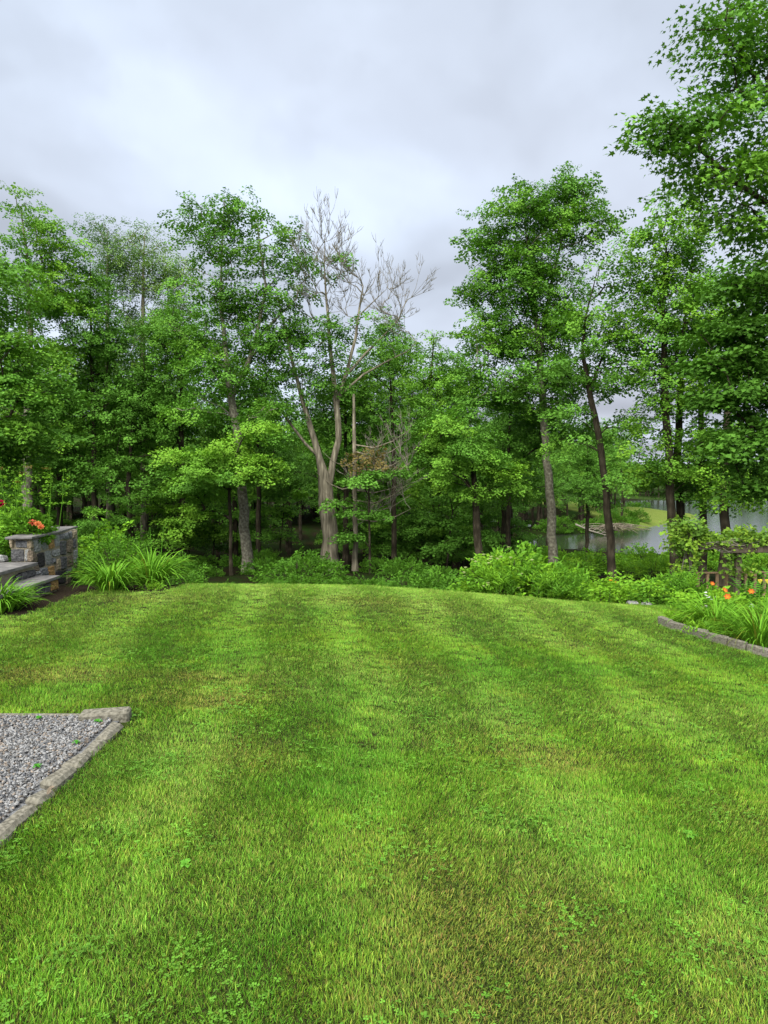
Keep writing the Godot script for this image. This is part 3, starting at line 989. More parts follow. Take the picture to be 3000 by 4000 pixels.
# ------------------------------------------------------------------ woods
func make_forest() -> void:
	var T := hero_trees()
	for h: Array in T:
		var root := thing(h[0], h[1], "tree", on_ground(h[2], h[3], 0.0), 0.0, h[5])
		grow(root, h[4])
	# slim woodland trees, grown once per kind and set out as individuals
	var protos: Array[Node3D] = []
	for k in 5:
		var root := Node3D.new()
		root.name = "woodland_tree"
		grow(root, auto_tree(300 + k, 11.0 + (k % 3) * 0.9, "bigmaple"))
		tag(root, "", "tree")
		protos.append(root)
	var saps: Array[Node3D] = []
	for k in 4:
		var root := Node3D.new()
		root.name = "understory_tree"
		grow(root, understory(400 + k, 3.4 + 0.5 * k))
		tag(root, "", "tree")
		saps.append(root)
	rng.seed = 501
	var rows := [[33.0, 5.0], [37.5, 4.2], [42.0, 4.4], [47.0, 4.6], [53.0, 5.0], [60.0, 6.0]]
	for row: Array in rows:
		var dd: float = row[0]
		var x := -0.62 * dd
		while x < 0.30 * dd:
			var px := x + rng.randf_range(-1.3, 1.3)
			var pd := dd + rng.randf_range(-1.6, 1.6)
			x += row[1]
			if px > 0.20 * pd and pd < 45.0: continue
			if pond_distance(px, pd) < 3.0: continue
			var u := px / pd
			var where := "behind the two grey-green aspens on the left" if u < -0.33 else ("behind the tall lichen-spotted maple" if u < -0.12 else ("behind the half-dead twin-stemmed tree" if u < 0.06 else "between the twin-stemmed tree and the pond"))
			var row_name := "front rank" if pd < 36.0 else ("middle of the woods" if pd < 46.0 else "back of the woods")
			var size := rng.randf_range(0.78, 1.0)
			if u > -0.02: size *= 0.86
			copy_of(protos[rng.randi() % 5], on_ground(px, pd, 0.05), rng.randf() * TAU, size, "slim tree, %s, %s" % [row_name, where], "slim trees standing in the woods")
	var few := 0
	while few < 36:
		var pd := rng.randf_range(28.0, 50.0)
		var u := rng.randf_range(-0.60, 0.22)
		var px := u * pd
		few += 1
		if px > 5.0 and pd > 24.0 and pd < 27.0: continue
		if u > 0.15 and pd < 24.0: continue
		if pd < 27.0 and u > -0.30 and u < 0.14: continue
		var where := "left of the stone wall's far end" if u < -0.44 else ("behind the daylilies by the wall" if u < -0.28 else ("near the lichen-spotted trunk" if u < -0.13 else ("near the twin-stemmed trunk" if u < 0.02 else "between the twin-stemmed trunk and the tall maple")))
		copy_of(saps[rng.randi() % 4], on_ground(px, pd, 0.05), rng.randf() * TAU, rng.randf_range(0.75, 1.25), "low young tree, %s, %s" % ["deep in the undergrowth" if pd > 38.0 else "near the woods' edge", where], "young trees under the tall ones")
	# trees on the far bank and the far shore
	few = 0
	for q: Array in [[16.5, 76, 0.95], [20.5, 79, 0.8], [23.5, 84, 0.9], [27.5, 90, 0.85], [30, 98, 0.9], [13.0, 74, 0.9], [18.0, 86, 1.0], [25, 100, 1.0], [33, 118, 0.8], [9.0, 70, 0.95], [35, 150, 0.9], [11.5, 84, 1.05], [31.5, 130, 0.9]]:
		copy_of(protos[few % 5], on_ground(q[0], q[1], 0.1), few * 1.7, q[2], "bushy tree on the pond's far bank, %s" % ["above the heap of sticks", "by the pale lawn spit"][0 if q[0] < 26 else 1], "trees on the far bank")
		few += 1
	rng.seed = 630
	for k in 26:
		var pd := rng.randf_range(76.0, 112.0)
		var px := rng.randf_range(0.16, 0.36) * pd
		if pond_distance(px, pd) < 1.5: continue
		copy_of(protos[rng.randi() % 5], on_ground(px, pd, 0.1), rng.randf() * TAU, rng.randf_range(0.75, 1.05), "bushy tree in the wood on the far bank behind the heap of sticks", "trees on the far bank")
	var far := PackedFloat32Array()
	rng.seed = 640
	for k in 520:
		var az := rng.randf_range(-0.75, 0.75)
		var dist := rng.randf_range(72.0, 120.0) if az < 0.10 else rng.randf_range(182.0, 300.0)
		var p := on_ground(az * dist, dist, 0.2)
		if pond_distance(p.x, dist) < 2.0: continue
		var s := rng.randf_range(0.75, 1.1)
		add_place(far, Transform3D(Basis(Vector3.UP, rng.randf() * TAU).scaled(Vector3(s * 1.25, s * (0.95 if az < 0.10 else 0.72), s * 1.25)), p), Color.WHITE)
	var far_root := Node3D.new()
	far_root.name = "far_woods"
	add_child(far_root)
	tag(far_root, "far woods closing the view behind the trees and the pond", "woods", "", "stuff")
	var mesh: Mesh = (protos[1].get_node("crown") as MeshInstance3D).mesh
	scatter("far_crowns", mesh, mats.maple, far, far_root)
	scatter("far_trunks", (protos[1].get_node("trunk") as MeshInstance3D).mesh, mats.bark_dark, far, far_root)
	# shrubs and ground plants along the edge of the woods
	var bushes: Array[Node3D] = []
	for k in 4:
		var root := Node3D.new()
		root.name = "woodland_shrub"
		shrub(root, 70 + k, 1.0, 0.8, 1.0, "herb", "shrub", 380, 0, 0.9)
		tag(root, "", "shrub")
		bushes.append(root)
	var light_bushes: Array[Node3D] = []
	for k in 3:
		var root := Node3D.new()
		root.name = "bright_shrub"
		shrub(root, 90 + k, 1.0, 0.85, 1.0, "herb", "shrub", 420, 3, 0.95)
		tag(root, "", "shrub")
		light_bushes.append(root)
	for q: Array in [[-3.7, 16.4, 0.4, "dark shrub at the crest of the lawn beside the tall daylilies"], [-2.9, 18.2, 0.45, "low dark shrub left of the lichen-spotted trunk"], [-2.0, 16.8, 0.75, "round shrub at the foot of the lichen-spotted trunk"], [-1.3, 19.0, 0.5, "dark shrub between the lichen-spotted and twin-stemmed trunks"], [-0.4, 17.4, 0.7, "dark shrub in front of the twin-stemmed trunk"], [0.4, 16.0, 0.85, "spreading shrub right of the twin-stemmed trunk"], [1.1, 15.5, 1.0, "spreading shrub under the bare drooping branches"], [1.6, 13.6, 0.7, "bright shrub at the lawn's edge left of the big round bush"], [2.3, 14.6, 0.85, "yellowish shrub just left of the big round bush"], [-5.2, 17.5, 0.9, "dark shrub behind the daylilies at the edge of the woods"], [-6.5, 15.5, 1.2, "leafy shrub behind the stone wall at the woods"], [3.0, 16.5, 0.9, "shrub behind the big round bush"]]:
		copy_of(bushes[few % 4], on_ground(q[0], q[1], 0.1), few * 2.1, q[2], q[3], "shrubs along the edge of the lawn")
		few += 1
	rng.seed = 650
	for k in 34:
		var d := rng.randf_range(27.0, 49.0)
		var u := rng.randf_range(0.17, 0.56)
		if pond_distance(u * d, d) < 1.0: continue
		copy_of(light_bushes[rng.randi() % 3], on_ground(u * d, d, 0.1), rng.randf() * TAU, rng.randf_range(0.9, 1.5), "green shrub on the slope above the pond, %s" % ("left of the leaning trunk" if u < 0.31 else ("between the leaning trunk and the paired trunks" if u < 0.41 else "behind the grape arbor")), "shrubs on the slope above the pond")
	for k in 20:
		var d := rng.randf_range(20.0, 33.0)
		var u := rng.randf_range(-0.58, 0.10)
		copy_of(bushes[rng.randi() % 4], on_ground(u * d, d, 0.1), rng.randf() * TAU, rng.randf_range(0.8, 1.3), "dark low shrub under the trees %s" % ("left of the lichen-spotted trunk" if u < -0.2 else "around the twin-stemmed trunk"), "low shrubs under the trees")
	for q: Array in [[22.0, 74.5], [26.0, 79.0], [29.5, 85.0], [17.5, 73.0], [40.0, 112.0], [34.0, 112.0], [36.5, 120.0], [33.0, 104.0]]:
		copy_of(bushes[few % 4], on_ground(q[0], q[1], 0.1), few * 1.3, 2.2, "bushy shrub on the far bank at the water's edge", "shrubs on the far bank")
		few += 1
	for o in protos + saps + bushes + light_bushes: o.free()

func hero_trees() -> Array:
	return [
		["maple_tree", "bright green maple whose layered boughs reach in at the left edge", -11.84, 20.00, {"stems": [[[0.0, 0.0, 0, 0.2], [0.2, 4.66, 0, 0.16], [0.44, 8.49, 0, 0.06]]], "lobes": [[1.08, 8.36, 0, 0.78, 0.78, 1.0, 6, 4, 12], [1.18, 7.22, 0, 0.91, 0.78, 1.12, 8, 4, 12], [1.27, 6.07, 0, 1.17, 0.78, 1.35, 10, 4, 12], [1.77, 5.31, 0, 1.04, 0.46, 1.24, 6, 4, 12], [1.35, 4.28, 0, 1.3, 0.52, 1.47, 9, 4, 12], [0.81, 3.37, 0, 1.04, 0.78, 1.24, 9, 2, 12], [2.28, 5.18, 0, 0.59, 0.26, 0.83, 3, 4, 12], [2.38, 4.02, 0, 0.46, 0.23, 0.71, 2, 4, 12]], "kind": "maple", "bark": "bark_dark", "seed": 1, "flat": 0.2, "tilt": 0.5}, ""],
		["maple_tree", "tall thin-topped maple at the far left against the sky", -15.67, 31.00, {"stems": [[[0.0, 0.0, 0, 0.22], [0.18, 4.59, 0, 0.18], [0.19, 7.58, 0, 0.15], [0.45, 10.55, 0, 0.11], [0.41, 13.3, 0, 0.06], [0.17, 15.63, 0, 0.02]]], "lobes": [[-0.03, 15.63, 0, 0.91, 0.91, 1.12, 3, 2, 8], [0.83, 14.46, 0, 1.01, 1.01, 1.21, 5, 2, 10], [1.81, 13.98, 0, 0.91, 0.81, 1.12, 5, 3, 11], [0.21, 13.3, 0, 1.61, 1.11, 1.75, 13, 2, 10], [0.56, 11.73, 0, 1.82, 1.11, 1.93, 15, 2, 11], [1.38, 12.51, 0, 1.21, 0.91, 1.39, 8, 3, 11], [-0.09, 9.76, 0, 1.61, 1.01, 1.75, 12, 1, 11], [1.08, 8.58, 0, 1.82, 1.01, 1.93, 14, 2, 11], [-0.15, 7.39, 0, 1.82, 1.01, 1.93, 14, 1, 11], [0.82, 6.19, 0, 1.41, 0.69, 1.57, 8, 1, 11], [-0.62, 4.99, 0, 1.21, 0.69, 1.39, 6, 1, 11], [2.15, 11.34, 0, 1.01, 0.91, 1.21, 6, 2, 11]], "kind": "maple", "bark": "bark_lichen", "seed": 2}, ""],
		["maple_tree", "yellow-green young maple in front of the two grey-green aspens", -13.08, 32.00, {"stems": [[[0.0, 0.0, 0, 0.14], [0.08, 5.73, 0, 0.1], [0.06, 10.85, 0, 0.05], [0.08, 13.68, 0, 0.015]]], "lobes": [[0.08, 13.28, 0, 0.73, 0.73, 0.96, 4, 4, 11], [0.15, 12.07, 0, 1.04, 0.94, 1.24, 7, 3, 11], [-0.29, 10.65, 0, 1.46, 0.94, 1.61, 10, 3, 11], [0.73, 10.04, 0, 1.25, 0.83, 1.43, 8, 3, 11], [-0.12, 9.02, 0, 1.88, 0.94, 1.99, 14, 2, 11], [-0.57, 7.58, 0, 1.88, 0.94, 1.99, 14, 2, 11], [0.89, 7.79, 0, 1.25, 0.94, 1.43, 8, 2, 11], [0.02, 6.14, 0, 1.67, 0.71, 1.8, 10, 1, 11], [-1.04, 4.9, 0, 1.25, 0.54, 1.43, 6, 1, 11]], "kind": "maple", "bark": "bark_dark", "seed": 3}, ""],
		["aspen_tree", "left one of the two grey-green aspens with a feathery top", -14.70, 38.00, {"stems": [[[0.0, 0.0, 0, 0.2], [0.1, 7.77, 0, 0.16], [0.1, 12.63, 0, 0.1], [0.2, 17.43, 0, 0.02]]], "lobes": [[0.2, 17.19, 0, 0.87, 0.87, 1.08, 6, 2, 11], [-0.24, 15.99, 0, 1.11, 1.11, 1.3, 9, 2, 14], [0.73, 15.76, 0, 0.99, 1.24, 1.19, 9, 2, 14], [0.21, 14.08, 0, 1.48, 1.24, 1.64, 14, 2, 14], [0.17, 12.15, 0, 1.73, 1.24, 1.86, 17, 2, 14], [0.0, 10.21, 0, 1.73, 1.24, 1.86, 17, 2, 14]], "kind": "poplar", "bark": "bark_grey", "seed": 4, "leaf_mat": "poplar"}, ""],
		["aspen_tree", "right one of the two grey-green aspens, broader and denser", -12.86, 38.00, {"stems": [[[0.0, 0.0, 0, 0.22], [0.08, 7.77, 0, 0.17], [0.12, 12.63, 0, 0.11], [0.3, 17.19, 0, 0.02]]], "lobes": [[0.29, 16.95, 0, 0.99, 0.99, 1.19, 8, 2, 12], [-0.38, 15.76, 0, 0.99, 1.11, 1.19, 8, 1, 14], [0.83, 15.52, 0, 1.11, 1.24, 1.3, 10, 2, 14], [1.73, 15.64, 0, 0.87, 1.11, 1.08, 7, 2, 14], [1.9, 14.08, 0, 0.99, 1.36, 1.19, 10, 2, 14], [0.43, 13.84, 0, 1.73, 1.36, 1.86, 19, 2, 14], [0.89, 11.91, 0, 1.98, 1.36, 2.08, 22, 2, 14], [-0.36, 10.21, 0, 1.98, 1.48, 2.08, 24, 2, 14], [1.34, 9.48, 0, 1.73, 1.48, 1.86, 20, 2, 14]], "kind": "poplar", "bark": "bark_grey", "seed": 5, "leaf_mat": "poplar"}, ""],
		["maple_tree", "shaded maple filling the gap left of the lichen-spotted maple", -9.38, 33.00, {"stems": [[[0.0, 0.0, 0, 0.16], [0.02, 5.87, 0, 0.12], [0.05, 10.73, 0, 0.05]]], "lobes": [[0.06, 11.36, 0, 1.29, 0.86, 1.46, 8, 3, 11], [-0.6, 10.1, 0, 1.72, 1.07, 1.85, 14, 1, 11], [0.67, 9.89, 0, 1.29, 1.07, 1.46, 10, 1, 11], [-0.2, 8.41, 0, 1.93, 1.07, 2.04, 16, 0, 11], [-1.29, 7.14, 0, 1.72, 0.95, 1.85, 12, 0, 11], [0.21, 6.93, 0, 1.5, 0.86, 1.65, 10, 0, 11], [-1.95, 5.65, 0, 1.29, 0.56, 1.46, 6, 0, 11]], "kind": "maple", "bark": "bark_dark", "seed": 6}, ""],
		["maple_tree", "tall maple with a lichen-spotted forked trunk left of centre", -5.59, 29.00, {"stems": [[[0.0, 0.0, 0, 0.224], [-0.15, 2.49, 0, 0.205], [-0.28, 4.37, 0, 0.185], [-0.44, 6.25, 0, 0.166], [-0.58, 7.18, 0, 0.151], [-0.72, 8.29, 0, 0.107], [-0.85, 9.77, 0, 0.083], [-0.99, 11.06, 0, 0.059], [-0.89, 12.88, 0, 0.029], [-0.83, 14.52, 0, 0.012]], [[-0.55, 7.18, 0, 0.117], [-0.01, 8.11, 0, 0.098], [0.34, 9.22, 0, 0.083], [0.57, 10.14, 0, 0.068], [0.86, 11.42, 0, 0.049], [0.6, 13.25, 0, 0.029], [0.46, 14.52, 0, 0.012]], [[0.34, 9.22, 0, 0.059], [1.13, 10.14, 0, 0.049], [2.07, 11.06, 0, 0.024]]], "lobes": [[-0.87, 14.61, 0, 1.13, 0.53, 1.32, 5, 2, 9], [-1.99, 13.97, 0, 0.79, 0.6, 1.01, 4, 3, 8], [0.52, 14.52, 0, 0.94, 0.6, 1.15, 4, 2, 9], [1.52, 13.43, 0, 0.68, 0.64, 0.91, 3, 2, 8], [2.08, 13.61, 0, 0.26, 0.26, 0.54, 2, 2, 6], [-0.51, 13.61, 0, 1.7, 0.68, 1.83, 9, 2, 9], [-2.01, 12.61, 0, 1.13, 0.6, 1.32, 3, 2, 6], [0.22, 12.34, 0, 1.6, 0.76, 1.74, 10, 2, 9], [1.7, 11.97, 0, 0.85, 0.85, 1.06, 5, 2, 9], [-1.47, 11.06, 0, 1.51, 0.72, 1.66, 7, 2, 8], [0.2, 10.69, 0, 1.7, 0.85, 1.83, 11, 1, 11], [-2.23, 9.95, 0, 1.13, 0.66, 1.32, 6, 3, 11], [-0.75, 9.4, 0, 1.7, 0.85, 1.83, 11, 1, 11], [1.12, 9.22, 0, 1.13, 0.94, 1.32, 7, 1, 10], [-1.32, 8.11, 0, 1.6, 0.85, 1.74, 10, 2, 12], [0.26, 7.73, 0, 1.13, 0.94, 1.32, 7, 1, 11], [-1.93, 6.74, 0.6, 1.04, 0.66, 1.23, 5, 3, 12], [0.99, 6.39, 0.5, 1.13, 0.66, 1.32, 6, 3, 11]], "kind": "maple", "bark": "bark_lichen", "seed": 7, "first_limb": 0.3}, ""],
		["maple_tree", "low bright-leaved maple boughs in front of the lichen-spotted trunk", -5.91, 27.40, {"stems": [[[0.0, 0.0, 0, 0.07], [-0.04, 3.29, 0, 0.06], [0.15, 5.42, 0, 0.03]]], "lobes": [[1.21, 5.48, 0.5, 1.07, 0.39, 1.26, 5, 4, 14], [-0.3, 4.89, 0, 1.25, 0.46, 1.42, 7, 3, 14], [0.94, 4.61, 0.5, 1.07, 0.39, 1.26, 5, 3, 14], [-1.37, 4.45, 0, 1.07, 0.46, 1.26, 6, 3, 12], [-0.3, 3.96, 0.8, 1.25, 0.39, 1.42, 6, 4, 15], [1.25, 4.17, 0.8, 0.71, 0.32, 0.94, 3, 4, 14], [-1.21, 3.29, 0, 0.89, 0.43, 1.1, 5, 3, 12], [1.2, 4.0, 0.5, 0.8, 0.36, 1.02, 4, 4, 14], [-0.95, 2.58, 0, 0.61, 0.39, 0.85, 3, 2, 11], [-1.75, 3.29, 0, 0.46, 0.32, 0.72, 2, 3, 11]], "kind": "maple", "bark": "bark_dark", "seed": 8, "pad": 0.6, "flat": 0.24, "tilt": 0.7}, ""],
		["half_dead_tree", "half-dead twin-stemmed tree with bare grey top branches, centre", -2.17, 29.00, {"stems": [[[-0.0, 0.0, 0, 0.355], [-0.05, 1.92, 0, 0.325], [-0.18, 3.25, 0, 0.296], [-0.45, 4.56, 0, 0.144], [-0.79, 5.69, 0, 0.122], [-1.1, 6.81, 0, 0.088], [-1.52, 8.29, 0, 0.068], [-1.88, 9.96, 0, 0.048], [-2.17, 11.43, 0, 0.02]], [[-0.16, 3.21, 0, 0.152], [0.11, 4.38, 0, 0.137], [0.32, 5.31, 0, 0.13], [0.25, 6.62, 0, 0.118], [0.09, 8.11, 0, 0.088], [-0.04, 9.59, 0, 0.068], [-0.16, 11.06, 0, 0.044], [-0.23, 12.34, 0, 0.024], [-0.19, 13.52, 0, 0.007]], [[0.25, 6.62, 0, 0.082], [0.69, 8.11, 0, 0.068], [1.03, 9.4, 0, 0.058], [1.21, 10.69, 0, 0.041], [1.33, 11.43, 0, 0.024], [1.03, 12.25, 0, 0.008]], [[0.59, 7.83, 0, 0.054], [1.43, 8.76, 0, 0.048], [2.18, 9.5, 0, 0.037], [2.78, 10.14, 0, 0.024], [3.21, 11.24, 0, 0.008]], [[0.5, 7.18, 0, 0.054], [1.34, 7.92, 0, 0.044], [2.18, 8.39, 0, 0.034], [3.12, 8.85, 0, 0.024], [3.49, 9.22, 0, 0.01]], [[-0.53, 4.66, 0, 0.068], [-1.02, 5.13, 0, 0.061], [-1.57, 5.87, 0, 0.054], [-2.13, 6.62, 0, 0.041], [-2.69, 7.18, 0, 0.02]], [[1.33, 11.06, 0, 0.02], [1.72, 11.52, 0, 0.014], [1.9, 11.97, 0, 0.005]], [[1.21, 10.32, 0, 0.027], [1.81, 10.88, 0, 0.02], [2.28, 11.33, 0, 0.008]]], "lobes": [[-0.41, 12.8, 0, 0.49, 0.68, 0.74, 3, 2, 0], [0.14, 12.52, 0, 0.49, 0.64, 0.74, 2, 2, 0], [-0.14, 11.79, 0, 0.76, 0.68, 0.98, 4, 2, 0], [0.6, 11.79, 0, 0.57, 0.68, 0.81, 3, 2, 0], [-0.88, 11.79, 0, 0.53, 0.83, 0.78, 3, 2, 0], [0.41, 10.69, 0, 0.64, 0.83, 0.88, 4, 2, 0], [1.62, 10.69, 0, 0.64, 0.64, 0.88, 3, 2, 0], [2.56, 10.14, 0, 0.6, 0.68, 0.84, 3, 2, 0], [2.96, 10.88, 0, 0.3, 0.53, 0.57, 2, 2, 0], [2.18, 11.06, 0, 0.45, 0.45, 0.71, 2, 2, 0], [2.93, 9.22, 0, 0.64, 0.38, 0.88, 2, 2, 0], [1.07, 11.43, 0, 0.38, 0.45, 0.64, 2, 2, 0], [-0.42, 10.69, 0, 0.53, 0.76, 0.78, 3, 2, 0], [0.7, 12.34, 0, 0.45, 0.38, 0.71, 2, 2, 6], [-0.24, 9.96, 0, 0.57, 0.57, 0.81, 3, 2, 8], [1.06, 9.96, 0, 0.49, 0.38, 0.74, 2, 2, 6], [-0.42, 12.34, 0, 0.38, 0.38, 0.64, 2, 2, 5], [2.0, 9.22, 0, 0.57, 0.38, 0.81, 2, 3, 8], [0.12, 7.55, 0, 0.76, 0.45, 0.98, 3, 3, 10], [-1.91, 11.06, 0, 0.57, 0.83, 0.81, 3, 2, 9], [-1.36, 9.96, 0, 0.76, 0.76, 0.98, 4, 2, 9], [-2.11, 9.22, 0, 0.64, 0.76, 0.88, 3, 2, 10], [-1.09, 8.29, 0, 0.94, 0.64, 1.15, 5, 2, 10], [-0.15, 9.31, 0, 0.83, 0.57, 1.05, 4, 3, 10], [-0.44, 7.55, 0, 0.83, 0.57, 1.05, 4, 2, 9], [0.5, 8.85, 0, 0.57, 0.45, 0.81, 2, 3, 6], [-1.19, 6.81, 0, 0.76, 0.53, 0.98, 3, 1, 10], [1.62, 9.96, 0, 0.49, 0.3, 0.74, 2, 3, 5]], "kind": "maple", "bark": "bark_grey", "seed": 9, "limb_bark": "dead_wood", "first_limb": 0.4, "limb": 0.012}, ""],
		["young_maple_tree", "yellow-green young maple right of the twin-stemmed tree", 0.46, 31.00, {"stems": [[[0.0, 0.0, 0, 0.12], [-0.04, 4.66, 0, 0.1], [-0.15, 7.66, 0, 0.05], [-0.29, 9.05, 0, 0.02]]], "lobes": [[-0.85, 8.45, 0, 0.89, 0.48, 1.1, 4, 4, 11], [-1.85, 7.66, 0, 0.69, 0.4, 0.92, 2, 4, 10], [0.15, 8.85, 0, 0.81, 0.61, 1.03, 4, 3, 10], [0.76, 7.66, 0, 0.81, 0.52, 1.03, 3, 4, 11], [-1.25, 7.06, 0, 1.21, 0.4, 1.39, 5, 4, 11], [0.96, 6.66, 0, 0.69, 0.44, 0.92, 3, 4, 10], [-0.25, 6.46, 0, 1.41, 0.48, 1.57, 6, 2, 10], [0.36, 5.46, 0, 1.01, 0.48, 1.21, 4, 2, 10]], "kind": "maple", "bark": "bark_dark", "seed": 10}, ""],
		["dead_hemlock_tree", "dead conifer with long bare drooping branches right of the twin trunk", -1.15, 28.50, {"stems": [[[0.0, 0.0, 0, 0.11], [-0.03, 4.33, 0, 0.09], [-0.06, 7.08, 0, 0.05]], [[0.01, 5.06, 0, 0.034], [0.76, 4.93, 0.5, 0.024], [1.48, 5.17, 0.8, 0.017], [2.19, 5.63, 1.0, 0.007]], [[0.01, 4.6, 0, 0.034], [0.74, 4.5, -0.3, 0.024], [1.49, 4.84, -0.48, 0.017], [2.25, 5.41, -0.6, 0.007]], [[0.01, 4.14, 0, 0.034], [0.75, 4.03, 0.25, 0.024], [1.48, 4.25, 0.4, 0.017], [2.21, 4.68, 0.5, 0.007]], [[0.01, 3.68, 0, 0.034], [0.76, 3.57, 0.6, 0.024], [1.48, 3.86, 0.96, 0.017], [2.18, 4.36, 1.2, 0.007]], [[0.01, 3.25, 0, 0.034], [0.75, 3.14, -0.15, 0.024], [1.49, 3.32, -0.24, 0.017], [2.24, 3.73, -0.3, 0.007]], [[0.0, 2.84, 0, 0.034], [0.75, 2.75, 0.5, 0.024], [1.48, 3.07, 0.8, 0.017], [2.19, 3.6, 1.0, 0.007]], [[0.0, 2.47, 0, 0.034], [0.74, 2.35, -0.3, 0.024], [1.5, 2.58, -0.48, 0.017], [2.25, 3.05, -0.6, 0.007]], [[0.0, 2.1, 0, 0.034], [0.75, 2.01, 0.25, 0.024], [1.49, 2.16, 0.4, 0.017], [2.21, 2.53, 0.5, 0.007]], [[0.01, 4.33, 0, 0.034], [-0.4, 4.21, 0.6, 0.024], [-0.81, 4.38, 0.96, 0.017], [-1.22, 4.77, 1.2, 0.007]], [[0.01, 3.4, 0, 0.034], [-0.52, 3.29, -0.15, 0.024], [-1.05, 3.51, -0.24, 0.017], [-1.58, 3.96, -0.3, 0.007]], [[0.0, 2.66, 0, 0.034], [-0.41, 2.57, 0.5, 0.024], [-0.83, 2.84, 0.8, 0.017], [-1.24, 3.31, 1.0, 0.007]], [[0.0, 2.25, 0, 0.034], [-0.38, 2.12, -0.3, 0.024], [-0.77, 2.3, -0.48, 0.017], [-1.16, 2.71, -0.6, 0.007]], [[0.01, 4.79, 0, 0.034], [0.46, 4.67, 0.25, 0.024], [0.9, 5.01, 0.4, 0.017], [1.34, 5.57, 0.5, 0.007]], [[0.01, 3.44, 0, 0.034], [0.61, 3.34, 0.6, 0.024], [1.19, 3.74, 0.96, 0.017], [1.76, 4.34, 1.2, 0.007]], [[0.0, 2.66, 0, 0.034], [0.6, 2.54, -0.15, 0.024], [1.19, 2.91, -0.24, 0.017], [1.79, 3.51, -0.3, 0.007]]], "lobes": [[1.71, 4.6, 0, 0.22, 0.15, 0.5, 2, 2, 0], [2.08, 4.14, 0, 0.19, 0.15, 0.47, 2, 2, 0], [1.53, 3.4, 0, 0.26, 0.15, 0.53, 2, 2, 0], [1.9, 2.94, 0, 0.22, 0.15, 0.5, 2, 2, 0], [1.34, 3.77, 0, 0.3, 0.15, 0.57, 2, 2, 0], [1.16, 2.47, 0, 0.33, 0.15, 0.6, 2, 2, 0], [0.88, 4.23, 0, 0.26, 0.15, 0.53, 2, 2, 0], [0.6, 3.22, 0, 0.26, 0.15, 0.53, 2, 2, 0], [0.41, 2.1, 0, 0.26, 0.15, 0.53, 2, 2, 0], [0.25, 4.59, 0.5, 0.33, 0.09, 0.6, 2, 5, 6], [0.61, 4.5, 0.5, 0.26, 0.07, 0.53, 2, 5, 5]], "kind": "maple", "bark": "bark_grey", "seed": 11, "limb_bark": "dead_wood", "first_limb": 0.1, "limb": 0.009}, ""],
		["young_beech_tree", "thin young tree with flat yellow-green boughs beside the twin trunk", -0.53, 27.50, {"stems": [[[0.0, 0.0, 0, 0.05], [-0.07, 3.51, 0, 0.035], [-0.17, 4.23, 0, 0.015]]], "lobes": [[0.54, 3.91, 0, 0.9, 0.13, 1.11, 2, 4, 12], [-0.44, 3.69, 0, 0.64, 0.16, 0.88, 2, 3, 11], [-0.18, 2.44, 0, 0.54, 0.18, 0.78, 2, 3, 11], [-1.16, 2.71, 0, 0.61, 0.16, 0.85, 2, 3, 10], [-0.72, 1.54, 0, 0.54, 0.18, 0.78, 2, 3, 10]], "kind": "maple", "bark": "bark_dark", "seed": 12, "pad": 0.5, "flat": 0.12, "tilt": 0.5}, ""],
		["maple_tree", "round dark maple behind the bare branches in the centre", 0.56, 42.00, {"stems": [[[0.0, 0.0, 0, 0.2], [-0.06, 7.15, 0, 0.15], [-0.01, 13.34, 0, 0.03]]], "lobes": [[-0.01, 13.48, 0, 0.93, 0.71, 1.14, 5, 2, 11], [-0.41, 12.54, 0, 1.37, 0.93, 1.53, 9, 1, 11], [0.53, 12.01, 0, 1.2, 0.93, 1.38, 8, 1, 11], [-0.55, 10.66, 0, 1.64, 1.09, 1.78, 13, 1, 11], [0.81, 10.13, 0, 1.37, 1.2, 1.53, 11, 1, 11], [-0.01, 8.51, 0, 1.91, 1.37, 2.02, 19, 1, 11]], "kind": "maple", "bark": "bark_dark", "seed": 13}, ""],
		["slender_tree", "slender sparse-topped tree in the gap left of the tall right maple", 2.48, 36.00, {"stems": [[[0.0, 0.0, 0, 0.14], [-0.09, 5.34, 0, 0.12], [-0.19, 8.82, 0, 0.08], [0.03, 11.81, 0, 0.015]]], "lobes": [[0.19, 11.47, 0, 0.75, 0.42, 0.98, 2, 2, 8], [-0.5, 10.89, 0, 0.66, 0.52, 0.89, 2, 2, 6], [0.89, 10.55, 0, 0.52, 0.42, 0.76, 2, 2, 8], [-0.15, 9.97, 0, 1.03, 0.61, 1.23, 5, 2, 10], [0.55, 9.05, 0, 1.03, 0.8, 1.23, 6, 2, 11], [-0.61, 8.59, 0, 0.94, 0.8, 1.14, 5, 1, 11], [0.33, 7.43, 0, 1.17, 0.8, 1.35, 7, 2, 11], [-0.37, 6.04, 0, 1.41, 0.8, 1.57, 8, 1, 11], [0.92, 5.57, 0, 1.08, 0.7, 1.27, 6, 2, 11], [-0.13, 4.17, 0, 1.41, 0.7, 1.57, 8, 1, 11]], "kind": "maple", "bark": "bark_dark", "seed": 14}, ""],
